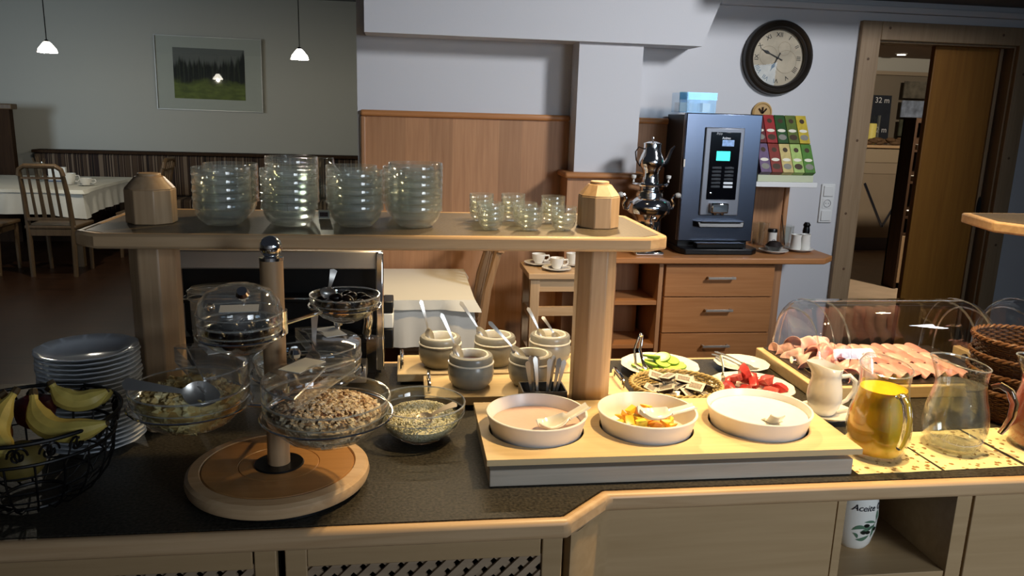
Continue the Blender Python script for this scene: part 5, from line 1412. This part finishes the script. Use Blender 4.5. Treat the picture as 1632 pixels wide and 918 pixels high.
random.seed(31)
fm = [pbr('peach_flesh', (0.97, 0.74, 0.20), 0.3, var=0.2, scale=60, sss=0.15), pbr('pineapple_flesh', (0.98, 0.87, 0.32), 0.35, var=0.2, scale=80, sss=0.15), pbr('apricot_flesh', (0.94, 0.62, 0.24), 0.3, var=0.2, scale=60, sss=0.15)]
fch = [hull([(random.choice((-1, 1)) * 0.012 * random.uniform(.55, 1), random.choice((-1, 1)) * 0.010 * random.uniform(.55, 1), random.choice((-1, 1)) * 0.0075 * random.uniform(.7, 1)) for _ in range(14)], 'fruit_chunk', fm[k % 3]) for k in range(6)]
x, y, r = BB[1]
sp_ = []
for ring, n_, rad, z in ((0, 1, 0, 0.015), (1, 6, 0.030, 0.015), (2, 11, 0.056, 0.015), (3, 5, 0.018, 0.031), (4, 9, 0.042, 0.031), (5, 3, 0.014, 0.045)):
    for k in range(n_):
        a = 2 * PI * k / max(1, n_) + ring * 0.7
        sp_.append((x + rad * math.cos(a), y + 0.006 + rad * math.sin(a), bz + z))
for k, p in enumerate(sp_):
    o = link('fruit_chunk', fch[k % 6], None, p, (random.uniform(-.4, .4), random.uniform(-.4, .4), random.uniform(0, 6)))
    tag(o, 'yellow fruit chunk in the middle white bowl', 'fruit', 'fruit chunks in the middle white bowl')


def china_spoon(label, a, b, mat):
    """flat bottomed serving spoon: a wide scoop and an upturned handle end"""
    a, b = Vector(a), Vector(b); L_ = (b - a).length
    x = (b - a).normalized(); y = Vector((0, 0, 1)).cross(x).normalized(); z = x.cross(y)
    def f(u, v):
        s = v * 2 - 1
        if u < 0.45: wd = 0.0135
        else:
            q = (u - 0.45) / 0.55
            wd = 0.0135 + (0.027 - 0.0135) * math.sin(PI * min(1, q * 1.05)) ** 0.8 if q < .6 else 0.027 * math.sqrt(max(0.01, 1 - ((q - .5) / .52) ** 2))
        up_ = 0.012 * (s * s) * (0.4 if u < .45 else 1.0)
        zz = 0.020 * max(0, 0.5 - u) ** 1.4 * 1.4 - 0.008 * math.sin(PI * max(0, (u - .4) / .6)) + 0.006 * max(0, u - .85) / .15
        return (u * L_, s * wd, zz + up_)
    o = MB().grid(f, 26, 8, 0.0022).build('serving_spoon', mat, ang=60)
    o.matrix_world = Matrix(((x.x, y.x, z.x, a.x), (x.y, y.y, z.y, a.y), (x.z, y.z, z.z, a.z), (0, 0, 0, 1)))
    return tag(o, label, 'spoon')


china_spoon('white china spoon resting on the rim of the pink yoghurt bowl', (0.374, 1.474, 1.006), (0.268, 1.452, 0.979), M['china'])
china_spoon('white china spoon lying on the yellow fruit chunks', (0.588, 1.445, 1.010), (0.468, 1.438, 1.008), M['china'])
china_spoon('white china spoon sunk in the plain yoghurt with only its handle showing', (0.745, 1.394, 1.005), (0.778, 1.500, 0.956), M['china'])

# ------------------------------------------------------------------ plates of vegetables and fruit behind the tray
def flat_plate(label, loc, s, rz=0.0):
    o = link('serving_plate', pl.copy(), None, loc, (0, 0, rz)); o.data.materials.clear(); o.data.materials.append(M['china'])
    o.scale = (s, s, 1.15)
    return tag(o, label, 'plate')


flat_plate('white plate of cucumber slices next to the right post', (0.708, 2.020, 0.9006), 1.13)
flat_plate('white plate of watermelon pieces behind the plain yoghurt bowl', (0.898, 1.838, 0.9006), 1.13, 0.4)
flat_plate('small white plate holding a fork and knife beside the ham display', (0.952, 2.024, 0.9006), 0.80, 0.2)
cuf = pbr('cucumber_flesh', (0.80, 0.90, 0.40), 0.3, var=0.18, scale=90, sss=0.2); cup2 = pbr('cucumber_peel', (0.30, 0.46, 0.10), 0.35)
random.seed(17)
q0 = None
cspots = [(-0.045, -0.035, 0, .1), (-0.012, -0.046, 0, .15), (0.022, -0.040, 0, .12), (0.048, -0.018, 0, .1), (-0.055, 0.004, 0, .1), (0.052, 0.020, 0, .1), (-0.020, 0.030, 0, .1), (0.02, 0.04, 0, .1),
          (-0.030, -0.012, 1, .25), (0.004, -0.014, 1, .3), (0.034, 0.002, 1, .25), (-0.006, 0.018, 1, .2), (0.006, 0.004, 2, .35), (-0.022, 0.010, 2, .3)]
for k, (dx, dy, ly, tl) in enumerate(cspots):
    loc = (0.708 + dx, 2.020 + dy, 0.9135 + ly * 0.0125 + (k % 4) * 0.0016)
    rot = (tl * random.uniform(0.3, 1.0), -tl * random.uniform(-.5, .8), random.uniform(0, 3))
    if q0 is None:
        q0 = thing('cucumber_slice', 'round pale green cucumber slice on the white plate by the post', 'cucumber', loc, rot, 'cucumber slices on the plate')
        MB().at((0, 0, 0), (0, 0, 0), (1.15, 1, 1)).lathe([(0, 0), (0.0205, 0), (0.0205, 0.0045), (0.012, 0.0052), (0.006, 0.0048), (0, 0.005)], 24).build('flesh', cuf, q0)
        MB().at((0, 0, 0), (0, 0, 0), (1.15, 1, 1)).lathe([(0.0206, 0), (0.0220, 0.0004), (0.0220, 0.0041), (0.0206, 0.0046)], 24).build('peel', cup2, q0)
    else:
        dup(q0, loc=loc, rot=rot)
t = thing('serving_tongs', 'steel tongs leaning in the cucumber plate', 'tongs', (0, 0, 0))
for s in (-1, 1): MB().tube([(0.650 + s * .004, 2.028, 1.005), (0.640 + s * .008, 2.020, 0.965), (0.642 + s * .011, 1.998, 0.930), (0.652 + s * 0.006, 1.985, 0.918)], [0.0035, 0.0045, 0.0045, 0.009], 8, flat=0.5).build('arm', M['chrome'], t)
MB().ball((0.650, 2.028, 1.005), 0.006, 10, 8).build('hinge', M['chrome'], t)
wm = [pbr('watermelon_flesh', (0.74, 0.24, 0.24), 0.25, var=0.3, scale=70, sss=0.2), pbr('watermelon_pale', (0.82, 0.38, 0.36), 0.25, var=0.3, scale=70, sss=0.2)]
random.seed(41)
wch = [hull([(sx_ * 0.025 * random.uniform(.55, 1), sy_ * 0.016 * random.uniform(.35, 1) * (1.15 - .5 * abs(sx_)), sz_ * 0.013 * random.uniform(.3, 1) * (1.15 - .5 * abs(sx_))) for sx_ in (-1, -.4, .3, 1) for sy_ in (-1, 1) for sz_ in (-1, 1)], 'watermelon_piece', wm[k % 2], 50) for k in range(5)]
for k, (dx, dy, z) in enumerate(((-0.065, -0.01, 0), (-0.045, 0.035, 0), (-0.030, -0.03, 0), (0.0, 0.045, 0), (0.008, 0.004, 0), (0.045, 0.02, 0), (0.030, -0.045, 0), (0.068, -0.025, 0), (-0.040, 0.006, 1), (-0.008, 0.026, 1), (-0.004, -0.016, 1), (0.034, -0.010, 1), (-0.018, 0.006, 2))):
    tag(link('watermelon_piece', wch[k % 5], None, (0.898 + dx, 1.838 + dy, 0.922 + z * 0.018), (random.uniform(-.4, .4), random.uniform(-.5, .5), random.uniform(0, 6))),
        'red watermelon piece on the white plate behind the tray', 'watermelon', 'watermelon pieces on the plate')
cutlery('serving_fork', 'steel fork standing in the watermelon plate', 'fork', (0.832, 1.90, 0.985), (0.838, 1.872, 0.914), 'fork', up=(1, 0, 0))
cutlery('serving_fork', 'steel fork lying on the small empty plate', 'fork', (0.895, 2.088, 0.935), (0.985, 1.985, 0.912), 'fork')
cutlery('table_knife', 'steel knife lying beside the fork on the small empty plate', 'knife', (0.882, 2.075, 0.932), (0.968, 1.975, 0.911), 'knife')

# oval wicker basket with portion packs


def wicker(name, label, loc, r0, r1, h, mat, rimmat, rows, sx=1.0, sy_=1.0, strand=0.0028, stakes=36, cat='basket', group=None):
    t = thing(name, label, cat, loc, (0, 0, 0), group)
    b = MB(); n = stakes * 3
    for k in range(rows):
        z = 0.004 + (h - 0.008) * k / (rows - 1); r = r0 + (r1 - r0) * (z / h) ** 0.8
        pts = []
        for i in range(n):
            a = 2 * PI * i / n
            rr = r + 0.0022 * math.cos(a * stakes / 2 + PI * k)
            pts.append((rr * sx * math.cos(a), rr * sy_ * math.sin(a), z))
        b.tube(pts, strand, 5, True)
    w_ = b.build('weave', mat, t); w_['kind'] = 'stuff'
    b = MB()
    for i in range(stakes):
        a = 2 * PI * i / stakes
        b.tube([(r * sx * math.cos(a), r * sy_ * math.sin(a), z) for r, z in ((r0, 0.001), (r0 + (r1 - r0) * .57, h * .5), (r1, h))], 0.0018, 4)
    s_ = b.build('stakes', mat, t); s_['kind'] = 'stuff'
    for ph in (0, PI):
        pts = [((r1 + 0.0032 * math.cos(i * 2 * PI * 22 / 176 + ph)) * sx * math.cos(2 * PI * i / 176), (r1 + 0.0032 * math.cos(i * 2 * PI * 22 / 176 + ph)) * sy_ * math.sin(2 * PI * i / 176), h + 0.0032 * math.sin(i * 2 * PI * 22 / 176 + ph)) for i in range(176)]
        MB().tube(pts, strand * 1.25, 6, True).build('rim_braid', rimmat, t)
    MB().lathe([(0, 0.001), (r0 * .98, 0.001), (r0 * .98, 0.004), (0, 0.004)], 32).mat(Matrix.Identity(4)).build('base', mat, t).scale = (sx, sy_, 1)
    return t


straw = pbr('pale_wicker', (0.72, 0.63, 0.42), 0.6, var=0.25, scale=120)
wicker('portion_basket', 'oval pale wicker basket of portion packs behind the fruit bowl', (0.678, 1.802, 0.9006), 0.078, 0.104, 0.042, straw, straw, 7, 1.10, 0.98, 0.0026, 40)
pk_b = pbr('pack_tub', (0.20, 0.13, 0.12), 0.3); pk_l = pbr('pack_foil', (0.80, 0.79, 0.76), 0.3, metal=0.25); pk_p = pbr('pack_print', (0.56, 0.52, 0.48), 0.5, var=0.5, scale=200)
random.seed(51)
p0 = None
spots = [(-.07, -.015, 0), (-.06, .03, 0), (-.025, -.04, 0), (-.022, .048, 0), (-.02, .004, 0), (.022, -.03, 0), (.025, .035, 0), (.062, .012, 0), (.06, -.035, 0),
         (-.055, .008, 1), (-.03, -.022, 1), (-.012, .03, 1), (.012, -.005, 1), (.04, .022, 1), (.045, -.02, 1), (0.075, -.01, 1), (-.075, -.02, 1), (-.02, .005, 2), (.022, .01, 2), (-.045, .025, 2)]
for k, (dx, dy, ly) in enumerate(spots):
    loc = (0.678 + dx, 1.802 + dy, 0.910 + ly * 0.0165 + 0.004 * (k % 3))
    rot = (random.uniform(-.45, .45), random.uniform(-.45, .45), random.uniform(0, 6))
    if p0 is None:
        p0 = thing('portion_pack', 'small foil topped portion pack in the oval wicker basket', 'portion pack', loc, rot, 'portion packs in the oval basket')
        MB().prism([(-.016, -.011), (.016, -.011), (.016, .011), (-.016, .011)], 0, 0.010, [(-.0185, -.0135), (.0185, -.0135), (.0185, .0135), (-.0185, .0135)]).build('tub', pk_b, p0, bev=0.002)
        MB().box(-.0215, .0215, -.0165, .0165, 0.010, 0.0112).build('foil_lid', pk_l, p0, bev=0.0004)
        MB().box(-.015, .015, -.009, .009, 0.0113, 0.0117).build('print', pk_p, p0)
    else:
        dup(p0, loc=loc, rot=rot)

# ------------------------------------------------------------------ roll top ham display
HX, HY = 1.040, 1.772


def roll_top(label, x0, ln=0.565):
    t = thing('roll_top_display', label, 'display', (x0, HY, 0.9006))
    MB().box(0, ln, 0, 0.352, 0, 0.034).build('wooden_board', M['maple_pale'], t, bev=0.003)
    MB().box(0.018, ln - 0.012, 0.012, 0.342, 0.034, 0.038).build('slate', pbr('dark_slate_%d' % int(x0 * 10), (0.20, 0.17, 0.16), 0.35), t, bev=0.001)
    xa, xb, cyy, rr, zz = 0.030, ln - 0.02, 0.177, 0.155, 0.0395
    b = MB(); prof = []
    n = 22
    hq = [(cyy - rr * math.copysign(abs(math.cos(PI * i / n)) ** 0.85, math.cos(PI * i / n)), zz + 0.180 * abs(math.sin(PI * i / n)) ** 0.85) for i in range(n + 1)]
    xs = [xa + 0.012, xb - 0.012]
    # shell with rounded ends: sections along x
    sec = [(xa, 0.86), (xa + 0.004, 0.94), (xa + 0.014, 0.985), (xa + 0.03, 1.0), (xb - 0.03, 1.0), (xb - 0.014, 0.985), (xb - 0.004, 0.94), (xb, 0.86)]
    vs = [(x, cyy + (y - cyy) * (s if s == 1 else s), zz + (z - zz) * s) for x, s in sec for y, z in hq]
    k = n + 1; m_ = len(sec)
    fs = [(i * k + j, (i + 1) * k + j, (i + 1) * k + j + 1, i * k + j + 1) for i in range(m_ - 1) for j in range(n)]
    fs += [tuple(range(n, -1, -1)), tuple((m_ - 1) * k + j for j in range(k))]
    b.add(vs, fs)
    b.build('clear_cover', M['acrylic'], t, ang=60)
    b = MB()
    for x in (xa + 0.075, xb - 0.075):
        b.tube([(x, y, z) for y, z in [(cyy + (y - cyy) * .985, zz + (z - zz) * .985) for y, z in hq[2:14]]], 0.0028, 6)
    b.build('cover_ridge', M['edge_soft'], t)
    b = MB()
    for x in (xa + .03, xb - .03): b.tube([(x, y, z) for y, z in hq], 0.0016, 6)
    b.tube([(xa + .03, *hq[11]), (xb - .03, *hq[11])], 0.0014, 5)
    for x in (xa, xb): b.tube([(x, cyy + (y - cyy) * .86, zz + (z - zz) * .86) for y, z in hq], 0.0026, 6)
    b.build('end_edge', M['edge_soft'], t)
    b = MB().tube([(ln * .68, 0.06, 0.178), (ln * .68, 0.045, 0.185), (ln * .68, 0.030, 0.150), (ln * .68, 0.040, 0.145)], 0.003, 6)
    b.tube([(ln * .68, 0.045, 0.185), (ln * .735, 0.045, 0.185)], 0.003, 6).tube([(ln * .735, 0.06, 0.178), (ln * .735, 0.045, 0.185), (ln * .735, 0.030, 0.150), (ln * .735, 0.040, 0.145)], 0.003, 6)
    b.build('cover_handle', M['acrylic'], t)
    for s in (xa - 0.004, xb + 0.004): MB().at((s, cyy, zz + 0.012), (0, PI / 2, 0)).lathe([(0, 0.004), (0.010, 0.004), (0.010, -0.004), (0, -0.004)], 16).build('pivot', M['chrome'], t)
    return t


roll_top('clear roll top display of ham slices on a pale wooden board', HX)
roll_top('second clear roll top display at the right photo edge', 1.685)
hamm = [pbr('ham_pink', (0.92, 0.70, 0.68), 0.3, var=0.12, scale=40, sss=0.15), pbr('ham_pale', (0.94, 0.76, 0.73), 0.3, var=0.12, scale=40, sss=0.15), pbr('ham_rosy', (0.88, 0.62, 0.60), 0.3, var=0.15, scale=40, sss=0.15)]
random.seed(61)


def folded_ham(seed, w_, l_, hgt, ruf):
    rnd = random.Random(seed)
    p1, p2 = rnd.uniform(0, 6), rnd.uniform(0, 6)
    def f(u, v):
        a = (u * 1.15 - 0.075) * PI          # folded over like a soft half roll
        y = -w_ * math.cos(a); z = hgt * max(0.0, math.sin(a)) + ruf * math.sin(v * 9 + p1) * math.sin(u * PI) + 0.0015
        x = (v - 0.5) * l_ * (1 - 0.18 * math.cos(u * 6 + p2))
        return (x, y + ruf * 1.4 * math.sin(v * 7 + p2 + u * 3), max(0.0008, z))
    return MB().grid(f, 16, 14, 0.0013)


hs = [folded_ham(k, 0.017, 0.085, 0.013, 0.0022).mesh('ham_slice', hamm[k % 3], 70) for k in range(3)]
hr = [folded_ham(10 + k, 0.024, 0.075, 0.026, 0.0075).mesh('ham_slice', hamm[(k + 1) % 3], 80) for k in range(4)]
z0 = 0.9396
k = 0
for row, (yy, tl) in enumerate(((HY + 0.085, 0.12), (HY + 0.178, 0.06), (HY + 0.262, 0.0))):
    for c_ in range(7):
        o = link('ham_slice', hs[k % 3], None, (HX + 0.235 + c_ * 0.0365 + row * 0.006, yy, z0), (0, 0, PI / 2 + tl + random.uniform(-.05, .05)))
        tag(o, 'smooth folded pink ham slice in a row on the slate', 'ham', 'ham slices laid in rows'); k += 1
k = 0
for x, y, z in ((0.060, 0.28, 0), (0.112, 0.285, 0), (0.165, 0.27, 0), (0.065, 0.205, 0), (0.125, 0.21, 0), (0.180, 0.195, 0), (0.072, 0.13, 0), (0.130, 0.135, 0), (0.188, 0.115, 0), (0.085, 0.065, 0), (0.15, 0.062, 0), (0.095, 0.255, 1), (0.14, 0.245, 1), (0.11, 0.17, 1), (0.16, 0.155, 1)):
    o = link('ham_slice', hr[k % 4], None, (HX + x, HY + y, z0 + z * 0.024), (0, 0, random.uniform(0, 3.1)))
    tag(o, 'ruffled ham slice in the loose heap at the left of the slate', 'ham', 'loosely heaped ham slices'); k += 1

# ------------------------------------------------------------------ milk jug, juice jugs, napkins
def spouted(prof, seg, az, amt, zr, zlift, n=2.2):
    """lathe whose rim is drawn into a spout at azimuth az"""
    b = MB(); vs = []; fs = []; k = len(prof)
    for i in range(seg):
        a = 2 * PI * i / seg
        d = (a - az + PI) % (2 * PI) - PI
        g = math.exp(-(d / 0.42) ** 2)
        for r, z in prof:
            q = max(0.0, (z - zr) / (prof_top(prof) - zr)) if prof_top(prof) > zr else 0
            rr = r + amt * g * q ** n
            lift = zlift * (0.5 + 0.5 * math.cos(d)) * q ** n
            vs.append((rr * math.cos(a), rr * math.sin(a), z + lift))
    for i in range(seg):
        j = (i + 1) % seg
        for q in range(k - 1):
            if prof[q][0] < 1e-7 and prof[q + 1][0] < 1e-7: continue
            fs.append((i * k + q, j * k + q, j * k + q + 1, i * k + q + 1))
    return b.add(vs, fs)


def prof_top(p): return max(z for _, z in p)


saucer('white saucer under the milk jug behind the juice', (1.012, 1.666, 0.9006), 0.066)
t = thing('milk_jug', 'white porcelain milk jug with a handle standing on a saucer', 'jug', (1.006, 1.672, 0.9086))
spouted([(0, 0), (0.026, 0), (0.028, 0.003), (0.036, 0.018), (0.041, 0.040), (0.039, 0.065), (0.034, 0.088), (0.0335, 0.100), (0.036, 0.114), (0.0345, 0.115), (0.0315, 0.100), (0.032, 0.088), (0.037, 0.065), (0.039, 0.040), (0.034, 0.02), (0, 0.006)], 48, R(165), 0.016, 0.085, 0.014).build('jug_body', M['china'], t, ang=60)
MB().tube([(0.034, -0.008, 0.094), (0.052, -0.013, 0.098), (0.066, -0.016, 0.084), (0.066, -0.016, 0.060), (0.052, -0.013, 0.036), (0.037, -0.009, 0.026)], [0.0055, 0.0055, 0.006, 0.006, 0.005, 0.0045], 10).build('handle', M['china'], t)

JP = [(0, 0), (0.047, 0), (0.052, 0.003), (0.059, 0.022), (0.0648, 0.050), (0.0660, 0.074), (0.0625, 0.104), (0.0550, 0.138), (0.0505, 0.164), (0.0500, 0.182), (0.0520, 0.203), (0.0533, 0.209), (0.0515, 0.2095), (0.0480, 0.182), (0.0485, 0.164), (0.0530, 0.138), (0.0603, 0.104), (0.0637, 0.074), (0.0625, 0.050), (0.0568, 0.024), (0.050, 0.010), (0, 0.009)]


def jug_in(z):
    pr = [(0.010, 0.0485), (0.024, 0.0555), (0.050, 0.0612), (0.074, 0.0624), (0.104, 0.0590), (0.138, 0.0517), (0.164, 0.0473), (0.182, 0.0468)]
    for (za, ra), (zb_, rb) in zip(pr, pr[1:]):
        if z <= zb_: return ra + (rb - ra) * max(0, z - za) / (zb_ - za)
    return 0.0468


def glass_jug(label, x, y, az, hz):
    t = thing('glass_jug', label, 'jug', (x, y, 0.9026))
    t.scale = (1, 1, 0.89)
    spouted(JP, 56, az, 0.016, 0.165, 0.020, 1.5).build('jug_glass', M['jugglass'], t, ang=60)
    spouted([(0.0533, 0.2085), (0.0540, 0.2105), (0.0520, 0.2120), (0.0508, 0.2100)], 56, az, 0.016, 0.165, 0.020, 1.5).build('rim', M['edge'], t)
    c, s = math.cos(hz), math.sin(hz)
    MB().tube([(r * c, r * s, z) for r, z in ((0.0575, 0.168), (0.072, 0.176), (0.092, 0.164), (0.104, 0.134), (0.103, 0.100), (0.095, 0.072), (0.087, 0.055))], [0.0055, 0.0085, 0.009, 0.009, 0.0085, 0.007, 0.006], 12).build('handle', pbr('solid_glass_%d' % int(x * 10), (1, 1, 1), 0.02, trans=1.0, ior=1.45), t)
    return t


def liquid(name, label, x, y, level, mat, d=0.0):
    pr = [(0, 0.0095 + d)] + [(jug_in(z) - d, z) for z in (0.010 + d, 0.020, 0.032, 0.048, 0.065, 0.08, 0.095, 0.113, 0.130, 0.143, 0.155, 0.163) if z < level] + [(jug_in(level) - d, level), (0, level)]
    o = MB().lathe(pr, 48).build(name, mat, None, (x, y, 0.9026), ang=50)
    o.scale = (1, 1, 0.89)
    return tag(o, label, 'drink', None, 'stuff')


glass_jug('glass jug of orange juice with its handle turned to the front', 1.008, 1.454, R(85), R(-95))
liquid('orange_juice', 'orange juice filling the left glass jug', 1.008, 1.454, 0.168, pbr('orange_juice', (1.0, 0.77, 0.12), 0.4, sss=0.5, var=0.1, scale=25))
wj = glass_jug('glass jug of water with a raised twig line near its base', 1.204, 1.474, R(150), R(-32))
liquid('water', 'clear water filling the middle glass jug', 1.204, 1.474, 0.166, thin_glass('water_surface', (0.86, 0.88, 0.84), 0.09, 0.8, 2.6, 0.02, 0.05), 0.0012)
pts = []
random.seed(71)
for i in range(25):
    a = -PI * 0.98 + i * 0.055 * PI * .72
    z = 0.040 - 0.012 * math.sin(i / 24 * PI) + random.uniform(-.0012, .0012)
    pts.append((0.0595 * math.cos(a) * .985, 0.0595 * math.sin(a) * .985, z))
b = MB().tube(pts, 0.0012, 5)
for i in range(2, 24, 2):
    p = Vector(pts[i]); b.tube([p, p * 1.0 + Vector((random.uniform(-.004, .004), 0, random.uniform(.005, .009)))], [0.0009, 0.0004], 4)
b.build('twig_line', M['stoneline'], wj)
glass_jug('glass jug of reddish juice cut by the right photo edge', 1.405, 1.462, R(140), R(-35))
liquid('red_juice', 'reddish orange juice in the jug at the right photo edge', 1.405, 1.462, 0.166, pbr('blood_orange_juice', (0.66, 0.30, 0.16), 0.25, sss=0.3))

m, nt, bs = new_mat('flower_print_napkin')
N = nt.nodes.new; L = nt.links.new
tc = N('ShaderNodeTexCoord'); vo = N('ShaderNodeTexVoronoi'); vo.inputs['Scale'].default_value = 62; vo.inputs['Randomness'].default_value = 0.9
nz = N('ShaderNodeTexNoise'); nz.inputs['Scale'].default_value = 260
rp = N('ShaderNodeValToRGB'); ad = N('ShaderNodeMath'); ad.operation = 'MULTIPLY_ADD'; ad.inputs[1].default_value = 0.35
for e, (p, c) in zip(rp.color_ramp.elements, ((0.44, (0.55, 0.42, 0.22)), (0.50, (0.90, 0.83, 0.62)))): e.position = p; e.color = (*lin(c), 1)
L(tc.outputs['Object'], vo.inputs['Vector']); L(tc.outputs['Object'], nz.inputs['Vector']); L(nz.outputs['Fac'], ad.inputs[0]); L(vo.outputs['Distance'], ad.inputs[2]); L(ad.outputs[0], rp.inputs[0]); L(rp.outputs[0], bs.inputs['Base Color'])
bs.inputs['Roughness'].default_value = 0.85
for k, (x, y, rz, lab) in enumerate(((1.006, 1.458, 0.02, 'cream flowered paper napkin under the orange juice jug'), (1.200, 1.464, 0.04, 'cream flowered paper napkin under the water jug'), (1.398, 1.475, 0.06, 'cream flowered paper napkin under the red juice jug'))):
    b = MB()
    b.grid(lambda u, v: ((u - .5) * 0.188, (v - .5) * 0.192, 0.0003 * math.sin(u * 9) + 0.0006), 10, 10, 0.0006)
    o = b.build('paper_napkin', m, None, (x, y, 0.9009), (0, 0, rz))
    tag(o, lab, 'napkin')

# stack of dark wicker bread baskets
dw = pbr('brown_wicker', (0.33, 0.22, 0.14), 0.5, var=0.4, scale=90); dw2 = pbr('brown_wicker_rim', (0.42, 0.28, 0.17), 0.5, var=0.3, scale=90)
w0 = wicker('bread_basket', 'lowest brown wicker basket of the stack behind the water jug', (1.490, 1.640, 0.9006), 0.083, 0.110, 0.078, dw, dw2, 14, strand=0.0026, stakes=44, group='stacked wicker baskets')
for k, lab in enumerate(('second brown wicker basket from below in the stack behind the water jug', 'third brown wicker basket from below in the stack behind the water jug', 'topmost brown wicker basket of the stack behind the water jug')):
    dup(w0, loc=(1.490, 1.640, 0.9006 + 0.041 * (k + 1)), rot=(0, 0, 0.3 * k), label=lab)
